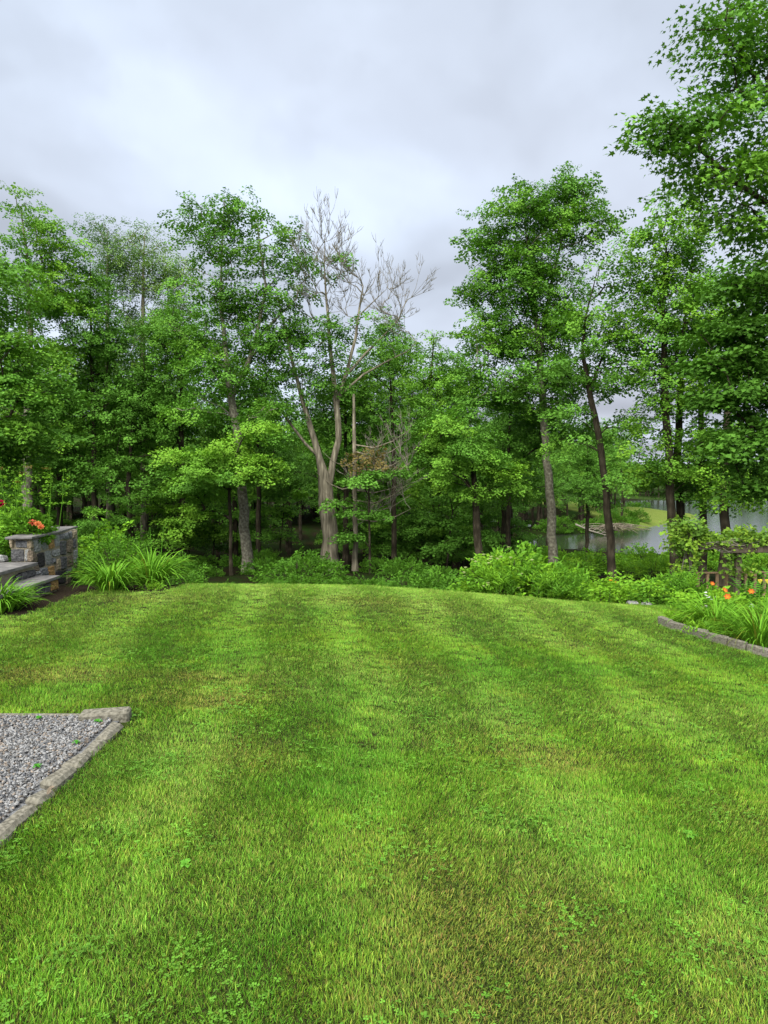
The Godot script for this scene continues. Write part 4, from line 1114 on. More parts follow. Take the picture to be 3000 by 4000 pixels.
		["maple_tree", "dense dark maple behind the gap in the centre of the woods", 4.07, 40.00, {"stems": [[[0.0, 0.0, 0, 0.18], [-0.04, 8.44, 0, 0.13], [0.07, 12.02, 0, 0.03]]], "lobes": [[0.07, 11.26, 0, 0.94, 0.78, 1.14, 5, 3, 11], [-0.31, 9.98, 0, 1.3, 0.94, 1.47, 9, 2, 11], [0.6, 9.72, 0, 1.3, 0.94, 1.47, 9, 2, 11], [-0.17, 8.18, 0, 1.56, 1.15, 1.71, 13, 1, 11], [0.87, 7.15, 0, 1.3, 1.15, 1.47, 10, 1, 11], [-0.42, 5.85, 0, 1.56, 1.04, 1.71, 12, 1, 11]], "kind": "maple", "bark": "bark_dark", "seed": 15}, ""],
		["maple_tree", "tall full-crowned maple with a pale straight trunk right of centre", 6.97, 29.00, {"stems": [[[0.0, 0.0, 0, 0.2], [-0.16, 2.84, 0, 0.176], [-0.33, 4.73, 0, 0.16], [-0.47, 6.6, 0, 0.152], [-0.63, 7.91, 0, 0.136], [-0.76, 9.57, 0, 0.112], [-0.97, 11.41, 0, 0.08], [-1.17, 12.88, 0, 0.048], [-1.37, 14.33, 0, 0.016]], [[-0.68, 8.46, 0, 0.096], [-0.53, 10.31, 0, 0.08], [-0.18, 12.15, 0, 0.06], [0.17, 13.61, 0, 0.04], [0.34, 15.06, 0, 0.016]], [[-0.81, 9.94, 0, 0.064], [-1.19, 11.41, 0, 0.048], [-1.95, 12.88, 0, 0.028]], [[-0.55, 7.35, 0, 0.056], [-1.53, 7.91, 0, 0.04], [-2.66, 8.46, 0, 0.024]], [[-0.47, 6.6, 0, 0.048], [0.54, 7.35, 0, 0.036], [1.28, 7.91, 0, 0.016]]], "lobes": [[0.39, 15.69, 0, 0.83, 0.45, 1.05, 4, 2, 14], [-0.4, 15.33, 0, 0.83, 0.6, 1.05, 4, 2, 14], [0.89, 15.06, 0, 0.76, 0.76, 0.98, 5, 2, 14], [-1.6, 14.88, 0, 0.98, 0.76, 1.18, 6, 3, 14], [-2.43, 14.15, 0, 0.68, 0.68, 0.91, 4, 2, 14], [-3.16, 13.51, 0, 0.45, 0.45, 0.71, 2, 2, 11], [-0.85, 14.15, 0, 1.13, 0.68, 1.32, 7, 2, 12], [0.35, 13.97, 0, 1.13, 0.68, 1.32, 7, 2, 11], [1.73, 14.42, 0, 0.68, 0.34, 0.91, 3, 2, 11], [1.29, 13.42, 0, 0.68, 0.38, 0.91, 2, 2, 9], [-2.6, 12.88, 0, 0.94, 0.76, 1.15, 6, 2, 14], [-1.67, 12.33, 0, 0.94, 0.76, 1.15, 6, 2, 12], [-0.18, 12.33, 0, 0.94, 0.68, 1.15, 6, 2, 10], [-2.96, 11.6, 0, 0.79, 0.76, 1.01, 5, 2, 14], [-2.02, 10.68, 0, 1.06, 0.68, 1.25, 6, 2, 12], [0.2, 11.41, 0, 0.83, 0.57, 1.05, 4, 1, 11], [-3.05, 10.31, 0, 0.76, 0.64, 0.98, 4, 3, 12], [-0.44, 10.31, 0, 0.94, 0.57, 1.15, 5, 2, 9], [-2.67, 9.2, 0, 1.32, 0.6, 1.49, 7, 2, 14], [-0.98, 9.02, 0, 0.94, 0.64, 1.15, 5, 2, 12], [0.31, 9.94, 0, 0.94, 0.64, 1.15, 5, 1, 12], [-3.41, 8.28, 0, 1.02, 0.57, 1.22, 5, 2, 14], [-1.72, 7.91, 0, 1.51, 0.57, 1.66, 8, 1, 14], [0.15, 8.46, 0, 1.13, 0.64, 1.32, 6, 1, 12], [-2.65, 7.16, 0, 1.51, 0.53, 1.66, 8, 1, 14], [-0.58, 6.98, 0, 1.13, 0.53, 1.32, 6, 1, 12], [0.72, 7.53, 0, 0.83, 0.49, 1.05, 4, 1, 11], [-1.02, 12.88, 0, 0.94, 0.94, 1.15, 7, 1, 11], [-0.73, 11.41, 0, 0.94, 0.76, 1.15, 6, 1, 10], [-1.36, 9.76, 0, 1.13, 0.68, 1.32, 7, 1, 11], [0.03, 10.49, 0, 0.83, 0.64, 1.05, 5, 2, 11], [-1.94, 11.41, 0, 0.94, 0.76, 1.15, 6, 2, 12], [-0.22, 7.91, 0, 1.13, 0.57, 1.32, 6, 1, 11]], "kind": "maple", "bark": "bark_lichen", "seed": 16, "first_limb": 0.3}, ""],
		["maple_tree", "bright low maple just left of the tall pale trunk", 3.73, 27.50, {"stems": [[[0.05, 0.0, 0, 0.17], [-0.14, 2.73, 0, 0.14], [-0.29, 4.17, 0, 0.1], [-0.51, 5.77, 0, 0.03]], [[-0.2, 3.27, 0, 0.07], [-0.68, 4.17, 0, 0.04], [-0.96, 5.23, 0, 0.02]]], "lobes": [[-1.01, 6.17, 0.5, 0.79, 0.39, 1.01, 4, 4, 14], [-0.16, 5.77, 0, 0.82, 0.43, 1.04, 4, 3, 14], [-1.18, 5.3, 0.5, 0.64, 0.43, 0.88, 3, 4, 14], [-0.58, 4.77, 0.6, 0.97, 0.39, 1.17, 5, 3, 14], [-1.4, 4.34, 0, 0.54, 0.29, 0.78, 2, 3, 11], [0.21, 4.79, 0, 0.9, 0.47, 1.11, 5, 3, 12], [0.92, 4.52, 0, 0.79, 0.5, 1.01, 4, 3, 12], [0.57, 3.72, 0, 0.9, 0.39, 1.11, 4, 2, 11], [-0.68, 3.81, 0, 0.72, 0.32, 0.94, 3, 2, 11], [1.29, 3.63, 0, 0.72, 0.36, 0.94, 3, 2, 11]], "kind": "maple", "bark": "bark_dark", "seed": 17, "pad": 0.6, "flat": 0.26, "tilt": 0.7}, ""],
		["slender_tree", "slim dark trunk with bright boughs between the two right maples", 5.44, 31.00, {"stems": [[[0.0, 0.0, 0, 0.12], [-0.03, 4.54, 0, 0.1], [0.03, 6.94, 0, 0.05]]], "lobes": [[0.99, 6.64, 0, 1.21, 0.32, 1.39, 5, 4, 14], [2.19, 6.84, 0, 1.01, 0.32, 1.21, 4, 4, 14], [0.4, 5.94, 0, 1.13, 0.44, 1.32, 6, 3, 12], [1.8, 5.94, 0, 1.13, 0.4, 1.32, 5, 3, 12], [2.8, 6.34, 0, 0.81, 0.36, 1.03, 4, 3, 11], [0.61, 4.94, 0, 1.01, 0.44, 1.21, 5, 2, 11]], "kind": "maple", "bark": "bark_dark", "seed": 18, "pad": 0.6, "flat": 0.24, "tilt": 0.7}, ""],
		["maple_tree", "leaning dark-trunked maple with a thin pale top, right of the tall maple", 8.47, 26.00, {"stems": [[[0.0, 0.0, 0, 0.152], [-0.22, 2.2, 0, 0.136], [-0.47, 4.24, 0, 0.12], [-0.8, 6.08, 0, 0.112], [-1.04, 7.25, 0, 0.096], [-1.29, 8.41, 0, 0.064], [-1.2, 9.74, 0, 0.04], [-0.8, 11.38, 0, 0.012]], [[-1.0, 7.09, 0, 0.056], [-0.59, 8.25, 0, 0.04], [-0.1, 9.41, 0, 0.016]]], "lobes": [[-0.89, 11.46, 0, 0.58, 0.41, 0.82, 2, 2, 4], [-0.47, 11.05, 0, 0.44, 0.41, 0.7, 2, 2, 4], [-1.13, 10.64, 0, 0.68, 0.41, 0.91, 2, 2, 4], [-0.29, 10.4, 0, 0.41, 0.44, 0.67, 2, 2, 4], [-0.78, 9.74, 0, 1.02, 0.34, 1.21, 3, 2, 10], [-1.44, 9.57, 0, 0.74, 0.44, 0.97, 3, 2, 11], [-0.1, 9.08, 0, 0.68, 0.44, 0.91, 3, 2, 11], [-1.09, 8.58, 0, 1.08, 0.51, 1.27, 5, 2, 12], [0.08, 8.17, 0, 0.74, 0.34, 0.97, 2, 3, 12], [-1.84, 7.92, 0, 0.68, 0.44, 0.91, 3, 2, 11], [-0.57, 7.25, 0, 1.08, 0.37, 1.27, 4, 3, 12], [-1.23, 6.42, 0, 0.91, 0.37, 1.12, 3, 2, 11], [0.12, 6.08, 0, 0.85, 0.34, 1.06, 3, 1, 10], [-1.55, 5.24, 0, 0.85, 0.34, 1.06, 3, 2, 10]], "kind": "maple", "bark": "bark_dark", "seed": 19, "first_limb": 0.4}, ""],
		["maple_tree", "large dark-trunked maple at the pond, left one of the paired trunks", 10.29, 25.00, {"stems": [[[0.0, 0.0, 0, 0.16], [-0.18, 2.67, 0, 0.144], [-0.29, 4.29, 0, 0.136], [-0.41, 5.91, 0, 0.128], [-0.51, 7.83, 0, 0.104], [-0.62, 9.9, 0, 0.072], [-0.53, 11.95, 0, 0.024]], [[-0.47, 7.19, 0, 0.072], [0.02, 8.47, 0, 0.056], [0.3, 10.37, 0, 0.032], [0.42, 11.95, 0, 0.012]]], "lobes": [[-0.55, 12.81, 0, 0.65, 0.33, 0.89, 2, 3, 12], [-1.18, 12.18, 0, 0.72, 0.46, 0.94, 3, 3, 12], [-0.06, 12.26, 0, 0.72, 0.49, 0.94, 3, 2, 12], [0.59, 11.63, 0, 0.72, 0.65, 0.94, 4, 2, 12], [-1.4, 11.24, 0, 0.72, 0.49, 0.94, 3, 3, 12], [-0.36, 11.16, 0, 0.98, 0.55, 1.18, 5, 2, 11], [0.78, 10.53, 0, 0.88, 0.65, 1.09, 5, 1, 12], [-1.22, 10.29, 0, 0.72, 0.42, 0.94, 3, 4, 12], [-0.17, 9.9, 0, 1.14, 0.59, 1.33, 6, 2, 12], [-1.36, 9.26, 0, 0.65, 0.42, 0.89, 3, 2, 11], [-0.46, 8.63, 0, 1.04, 0.55, 1.24, 5, 1, 12], [0.81, 9.11, 0, 0.88, 0.65, 1.09, 5, 1, 14], [-1.25, 7.67, 0, 0.98, 0.42, 1.18, 4, 2, 12], [0.05, 7.35, 0, 0.98, 0.55, 1.18, 5, 1, 12], [-0.74, 6.55, 0, 1.14, 0.36, 1.33, 4, 1, 11], [0.55, 6.39, 0, 0.98, 0.49, 1.18, 4, 1, 12], [-1.37, 5.43, 0, 0.98, 0.29, 1.18, 3, 1, 11], [-0.07, 5.1, 0, 1.14, 0.36, 1.33, 4, 1, 11], [-0.86, 4.29, 0, 1.14, 0.33, 1.33, 4, 1, 11], [0.44, 4.13, 0, 0.98, 0.36, 1.18, 4, 1, 11], [-1.83, 3.81, 0, 0.65, 0.23, 0.89, 2, 1, 10]], "kind": "maple", "bark": "bark_dark", "seed": 20, "first_limb": 0.22}, ""],
		["maple_tree", "right one of the paired dark trunks at the pond", 11.32, 26.50, {"stems": [[[0.0, 0.0, 0, 0.16], [-0.29, 2.74, 0, 0.152], [-0.4, 4.46, 0, 0.144], [-0.37, 6.17, 0, 0.12], [-0.31, 8.21, 0, 0.08], [-0.24, 9.9, 0, 0.024]]], "lobes": [[-0.07, 9.73, 0, 1.04, 0.59, 1.23, 5, 1, 11], [-0.38, 8.55, 0, 1.04, 0.59, 1.23, 5, 1, 11], [0.65, 8.04, 0, 0.86, 0.59, 1.08, 4, 1, 12], [0.56, 4.8, 0, 0.86, 0.41, 1.08, 3, 1, 11], [-0.8, 3.77, 0, 0.86, 0.28, 1.08, 3, 1, 10], [0.59, 3.6, 0, 0.86, 0.35, 1.08, 3, 1, 11]], "kind": "maple", "bark": "bark_dark", "seed": 21, "first_limb": 0.22}, ""],
		["maple_tree", "straight dark trunk behind the arbor's first post", 11.54, 25.50, {"stems": [[[0.0, 0.0, 0, 0.136], [-0.08, 2.69, 0, 0.12], [-0.19, 4.68, 0, 0.112], [-0.29, 6.65, 0, 0.088], [-0.21, 8.61, 0, 0.032]]], "lobes": [[0.11, 9.26, 0, 1.0, 0.56, 1.2, 4, 1, 11], [0.3, 8.28, 0, 1.0, 0.56, 1.2, 4, 1, 11], [0.2, 5.34, 0, 1.0, 0.43, 1.2, 4, 1, 11], [0.73, 4.18, 0, 0.83, 0.4, 1.05, 3, 1, 11], [0.09, 3.36, 0, 0.73, 0.3, 0.96, 2, 1, 11]], "kind": "maple", "bark": "bark_dark", "seed": 22, "first_limb": 0.25}, ""],
		["maple_tree", "stout trunk with flared roots in front of the open water", 11.59, 24.00, {"stems": [[[0.0, 0.0, 0, 0.208], [-0.02, 1.37, 0, 0.16], [-0.07, 2.94, 0, 0.144], [-0.08, 4.49, 0, 0.136], [-0.02, 6.35, 0, 0.104], [0.08, 8.5, 0, 0.04]]], "lobes": [[0.15, 8.8, 0, 0.94, 0.69, 1.14, 5, 2, 12], [-0.13, 7.58, 0, 0.94, 0.62, 1.14, 4, 1, 12], [0.65, 7.27, 0, 0.94, 0.69, 1.14, 5, 1, 12], [0.41, 4.8, 0, 0.94, 0.47, 1.14, 4, 1, 12], [-0.18, 3.56, 0, 0.78, 0.28, 1.0, 2, 1, 11], [0.91, 3.56, 0, 0.78, 0.38, 1.0, 3, 1, 12], [0.46, 3.01, 0, 0.94, 0.25, 1.14, 3, 1, 11], [1.02, 5.27, 0, 0.78, 0.62, 1.0, 4, 1, 12]], "kind": "maple", "bark": "bark_dark", "seed": 23, "first_limb": 0.22}, ""],
		["maple_tree", "bright maple boughs hanging in from the right edge", 9.85, 16.50, {"stems": [[[0.0, 0.0, 0, 0.22], [-0.14, 3.33, 0, 0.18], [-0.33, 5.98, 0, 0.12], [-0.55, 7.97, 0, 0.04]]], "lobes": [[-1.28, 7.71, 0, 0.58, 0.37, 0.82, 4, 4, 10], [-1.81, 7.55, 0, 0.37, 0.28, 0.63, 3, 4, 10], [-1.1, 6.92, 0, 0.54, 0.39, 0.78, 4, 4, 10], [-1.57, 6.61, 0, 0.54, 0.32, 0.78, 4, 4, 10], [-2.09, 6.35, 0, 0.43, 0.26, 0.69, 3, 4, 10], [-1.23, 6.03, 0, 0.64, 0.32, 0.88, 5, 3, 10], [-1.81, 5.72, 0, 0.6, 0.26, 0.84, 4, 4, 10], [-2.5, 5.56, 0, 0.28, 0.13, 0.55, 2, 4, 10], [-1.21, 5.19, 0, 0.64, 0.32, 0.88, 5, 3, 10], [-1.95, 4.93, 0, 0.64, 0.21, 0.88, 4, 4, 10], [-2.37, 4.82, 0, 0.32, 0.13, 0.59, 2, 4, 10], [-1.19, 4.4, 0, 0.64, 0.32, 0.88, 5, 3, 10], [-1.71, 3.92, 0, 0.71, 0.19, 0.94, 4, 4, 10], [-2.13, 3.65, 0, 0.37, 0.13, 0.63, 2, 4, 10], [-1.16, 3.44, 0, 0.64, 0.28, 0.88, 4, 3, 10], [-1.04, 2.8, 0, 0.54, 0.21, 0.78, 3, 1, 10]], "kind": "bigmaple", "bark": "bark_dark", "seed": 24, "pad": 0.45, "flat": 0.15, "tilt": 0.6}, ""],
		["maple_tree", "near maple with dark star-shaped leaves overhanging the top right corner", 8.86, 13.50, {"stems": [[[0.0, 0.0, 0, 0.26], [-0.13, 2.84, 0, 0.22], [-0.47, 6.3, 0, 0.18], [-0.64, 8.83, 0, 0.1], [-0.82, 11.71, 0, 0.04]], [[-0.45, 6.13, 0, 0.09], [-1.19, 7.31, 0, 0.06], [-2.24, 7.99, 0, 0.045], [-2.95, 8.58, 0, 0.03], [-3.55, 8.91, 0, 0.015]], [[-0.57, 7.99, 0, 0.08], [-1.42, 9.24, 0, 0.05], [-2.13, 10.07, 0, 0.03], [-2.66, 10.81, 0, 0.015]]], "lobes": [[-1.91, 11.55, 0, 1.05, 0.32, 1.25, 7, 2, 10], [-2.58, 10.94, 0, 0.62, 0.23, 0.85, 3, 2, 10], [-1.98, 10.89, 0, 0.62, 0.35, 0.85, 4, 3, 10], [-2.31, 10.4, 0, 0.49, 0.21, 0.74, 3, 2, 10], [-1.88, 10.15, 0, 0.39, 0.3, 0.65, 3, 2, 10], [-2.73, 10.07, 0, 0.26, 0.18, 0.54, 2, 2, 9], [-2.46, 9.66, 0, 0.44, 0.21, 0.7, 2, 1, 9], [-1.86, 9.49, 0, 0.39, 0.3, 0.65, 3, 2, 10], [-3.99, 9.28, 0, 0.3, 0.13, 0.57, 2, 2, 9], [-3.64, 9.14, 0, 0.3, 0.16, 0.57, 2, 2, 10], [-3.22, 9.14, 0, 0.3, 0.18, 0.57, 2, 2, 10], [-3.81, 8.83, 0, 0.23, 0.11, 0.51, 2, 2, 9], [-3.38, 8.83, 0, 0.39, 0.18, 0.65, 2, 2, 10], [-2.79, 9.08, 0, 0.39, 0.21, 0.65, 2, 1, 10], [-2.18, 8.95, 0, 0.47, 0.3, 0.73, 3, 1, 10], [-2.86, 8.66, 0, 0.47, 0.19, 0.73, 2, 2, 10], [-3.29, 8.45, 0, 0.26, 0.09, 0.54, 2, 1, 8], [-2.34, 8.41, 0, 0.53, 0.26, 0.77, 3, 2, 10], [-1.83, 8.41, 0, 0.39, 0.39, 0.65, 3, 1, 10], [-2.76, 8.11, 0, 0.39, 0.16, 0.65, 2, 1, 9], [-2.07, 7.82, 0, 0.47, 0.3, 0.73, 3, 1, 10], [-3.1, 7.95, 0, 0.21, 0.09, 0.49, 2, 1, 8], [-2.4, 7.57, 0, 0.39, 0.19, 0.65, 2, 1, 9], [-1.8, 7.31, 0, 0.39, 0.39, 0.65, 3, 1, 10], [-2.22, 7.15, 0, 0.39, 0.19, 0.65, 2, 2, 9], [-1.78, 6.72, 0, 0.35, 0.26, 0.62, 2, 2, 10]], "kind": "star", "bark": "bark_dark", "seed": 25, "pad": 0.45, "flat": 0.12, "leaf_mat": "maple", "limb": 0.009}, ""],
	]

const WALL_SIDE_STONES := [
	["stone_pale", Vector2(0.039, 0.684), Vector2(0.293, 0.671), Vector2(0.283, 0.494), Vector2(0.165, 0.487), Vector2(0.089, 0.509), Vector2(0.059, 0.632)],
	["stone_pale", Vector2(0.318, 0.675), Vector2(0.521, 0.671), Vector2(0.537, 0.516), Vector2(0.387, 0.497), Vector2(0.318, 0.552)],
	["stone_ochre", Vector2(0.538, 0.676), Vector2(0.725, 0.674), Vector2(0.749, 0.494), Vector2(0.569, 0.495)],
	["stone_pale", Vector2(0.751, 0.678), Vector2(0.928, 0.675), Vector2(0.935, 0.504), Vector2(0.784, 0.505)],
	["stone_blue", Vector2(0.955, 0.676), Vector2(1.022, 0.674), Vector2(1.013, 0.591), Vector2(0.950, 0.590)],
	["stone_blue", Vector2(1.037, 0.680), Vector2(1.253, 0.681), Vector2(1.304, 0.576), Vector2(1.050, 0.591)],
	["stone_blue", Vector2(1.266, 0.682), Vector2(1.398, 0.685), Vector2(1.402, 0.578), Vector2(1.318, 0.578)],
	["stone_tan", Vector2(1.428, 0.684), Vector2(1.578, 0.686), Vector2(1.561, 0.572), Vector2(1.421, 0.573)],
	["stone_dark", Vector2(0.957, 0.571), Vector2(1.170, 0.566), Vector2(1.156, 0.340), Vector2(0.955, 0.374)],
	["stone_brown", Vector2(1.198, 0.567), Vector2(1.421, 0.561), Vector2(1.408, 0.350), Vector2(1.300, 0.353), Vector2(1.197, 0.388)],
	["stone_dark", Vector2(1.440, 0.560), Vector2(1.550, 0.557), Vector2(1.541, 0.401), Vector2(1.441, 0.407)],
	["stone_black", Vector2(0.141, 0.470), Vector2(0.378, 0.481), Vector2(0.423, 0.278), Vector2(0.325, 0.269), Vector2(0.215, 0.281), Vector2(0.165, 0.366)],
	["stone_pale", Vector2(0.403, 0.481), Vector2(0.627, 0.471), Vector2(0.640, 0.272), Vector2(0.456, 0.285)],
	["stone_pale", Vector2(0.652, 0.469), Vector2(0.933, 0.471), Vector2(0.936, 0.365), Vector2(0.732, 0.364), Vector2(0.648, 0.405)],
	["stone_blue", Vector2(0.655, 0.366), Vector2(0.780, 0.340), Vector2(0.770, 0.263), Vector2(0.649, 0.278)],
	["stone_tan", Vector2(0.800, 0.334), Vector2(0.933, 0.318), Vector2(0.933, 0.155), Vector2(0.799, 0.165), Vector2(0.778, 0.254)],
	["stone_dark", Vector2(0.953, 0.342), Vector2(1.165, 0.328), Vector2(1.163, 0.135), Vector2(0.950, 0.149)],
	["stone_brown", Vector2(1.193, 0.329), Vector2(1.416, 0.322), Vector2(1.425, 0.150), Vector2(1.183, 0.155)],
	["stone_pale", Vector2(1.450, 0.387), Vector2(1.611, 0.385), Vector2(1.640, 0.184), Vector2(1.466, 0.156)],
	["stone_blue", Vector2(0.238, 0.268), Vector2(0.479, 0.250), Vector2(0.521, 0.122), Vector2(0.247, 0.161)],
	["stone_ochre", Vector2(0.504, 0.254), Vector2(0.725, 0.247), Vector2(0.751, 0.093), Vector2(0.538, 0.120)],
	["stone_black", Vector2(0.772, 0.155), Vector2(1.115, 0.126), Vector2(1.112, -0.077), Vector2(0.857, -0.056), Vector2(0.774, 0.039)],
	["stone_dark", Vector2(1.143, 0.126), Vector2(1.384, 0.124), Vector2(1.321, 0.050), Vector2(1.139, 0.053)],
	["stone_brown", Vector2(1.138, 0.045), Vector2(1.310, 0.032), Vector2(1.311, -0.108), Vector2(1.131, -0.088)],
	["stone_black", Vector2(1.340, 0.039), Vector2(1.605, 0.119), Vector2(1.612, -0.108), Vector2(1.350, -0.122)],
	["stone_brown", Vector2(-0.026, 0.548), Vector2(0.089, 0.502), Vector2(0.133, 0.464), Vector2(0.157, 0.360), Vector2(-0.035, 0.390)],
	["stone_brown", Vector2(0.003, 0.332), Vector2(0.187, 0.336), Vector2(0.229, 0.249), Vector2(0.089, 0.241), Vector2(0.000, 0.280)],
	["stone_tan", Vector2(-0.019, 0.666), Vector2(0.030, 0.664), Vector2(0.054, 0.553), Vector2(-0.024, 0.574)],
]
const WALL_FRONT_STONES := [
	["stone_tan", Vector2(-0.019, 0.682), Vector2(0.046, 0.676), Vector2(0.037, 0.576), Vector2(-0.008, 0.569)],
	["stone_blue", Vector2(0.063, 0.670), Vector2(0.252, 0.667), Vector2(0.246, 0.571), Vector2(0.071, 0.576)],
	["stone_dark", Vector2(-0.002, 0.553), Vector2(0.184, 0.557), Vector2(0.182, 0.385), Vector2(0.000, 0.383)],
	["stone_pale", Vector2(0.197, 0.548), Vector2(0.256, 0.555), Vector2(0.251, 0.392), Vector2(0.193, 0.385)],
]
const UPPER_RISER_STONES := [
	["stone_dark", Vector2(-0.198, 0.279), Vector2(-0.064, 0.289), Vector2(-0.062, 0.206), Vector2(-0.189, 0.209)],
	["stone_dark", Vector2(-0.050, 0.302), Vector2(0.087, 0.296), Vector2(0.089, 0.200), Vector2(-0.056, 0.202)],
	["stone_dark", Vector2(0.104, 0.294), Vector2(0.360, 0.288), Vector2(0.355, 0.203), Vector2(0.106, 0.204)],
	["stone_blue", Vector2(0.373, 0.254), Vector2(0.501, 0.249), Vector2(0.506, 0.205), Vector2(0.378, 0.200)],
]
const LOWER_RISER_STONES := [
	["stone_dark", Vector2(0.273, 0.161), Vector2(0.509, 0.146), Vector2(0.510, 0.035), Vector2(0.294, 0.052)],
	["stone_dark", Vector2(0.531, 0.143), Vector2(0.708, 0.147), Vector2(0.701, 0.035), Vector2(0.532, 0.031)],
	["stone_ochre", Vector2(0.728, 0.154), Vector2(0.954, 0.153), Vector2(0.947, 0.021), Vector2(0.723, 0.031)],
]

# ------------------------------------------------------------------ stonework
func stone_shape(o: Vector3, along: Vector3, out: Vector3, pts: Array) -> ArrayMesh:   # a rough-faced stone set in a wall
	var g := Geo.new()
	var n := pts.size()
	var cen := Vector2.ZERO
	for p: Vector2 in pts: cen += p
	cen /= n
	var proud := rng.randf_range(0.012, 0.028)
	var back := PackedVector3Array()
	var rim := PackedVector3Array()
	var face := PackedVector3Array()
	for k in n:
		var a: Vector2 = pts[k]
		var b: Vector2 = pts[(k + 1) % n]
		for h in 2:                                    # each edge gets a wavering middle point
			var p := a if h == 0 else a.lerp(b, 0.5) + Vector2(rng.randf_range(-1, 1), rng.randf_range(-1, 1)) * 0.006
			if h == 0: p = p.lerp(cen, 0.06)
			var inner := p.lerp(cen, clampf(0.014 / maxf(p.distance_to(cen), 0.02), 0.05, 0.4))
			back.append(o + along * p.x + Vector3(0, p.y, 0) - out * 0.04)
			rim.append(o + along * p.x + Vector3(0, p.y, 0) + out * proud * 0.45)
			face.append(o + along * inner.x + Vector3(0, inner.y, 0) + out * (proud + rng.randf_range(-0.004, 0.004)))
	var m := back.size()
	var mid := o + along * cen.x + Vector3(0, cen.y, 0) + out * (proud + rng.randf_range(0.0, 0.012))
	for k in m:
		var q := (k + 1) % m
		g.quad(back[k], rim[k], rim[q], back[q])
		g.quad(rim[k], face[k], face[q], rim[q])
		g.tri(face[k], mid, face[q])
	return g.mesh(false)

func prism(plan: Array, y0: float, y1: float, bevel := 0.0) -> ArrayMesh:   # plan: [x, d] corners, anticlockwise seen from above or not
	var pts: Array[Vector3] = []
	var c := Vector2.ZERO
	for p: Vector2 in plan: c += p
	c /= plan.size()
	for p: Vector2 in plan:
		var q := p + (c - p).normalized() * bevel
		pts.append(Vector3(p.x, y1 - bevel, -p.y)); pts.append(Vector3(q.x, y1, -q.y))
		pts.append(Vector3(p.x, y0 + bevel, -p.y)); pts.append(Vector3(q.x, y0, -q.y))
	return hull(pts)

func set_stones(list: Array, a: Vector2, b: Vector2, root: Node3D) -> void:
	var along := Vector3(b.x - a.x, 0, -(b.y - a.y)).normalized()
	var out := Vector3(-along.z, 0, along.x)
	for s: Array in list:
		var m := stone_shape(Vector3(a.x, 0, -a.y), along, out, s.slice(1))
		part("stone", m, mats[s[0]], root)

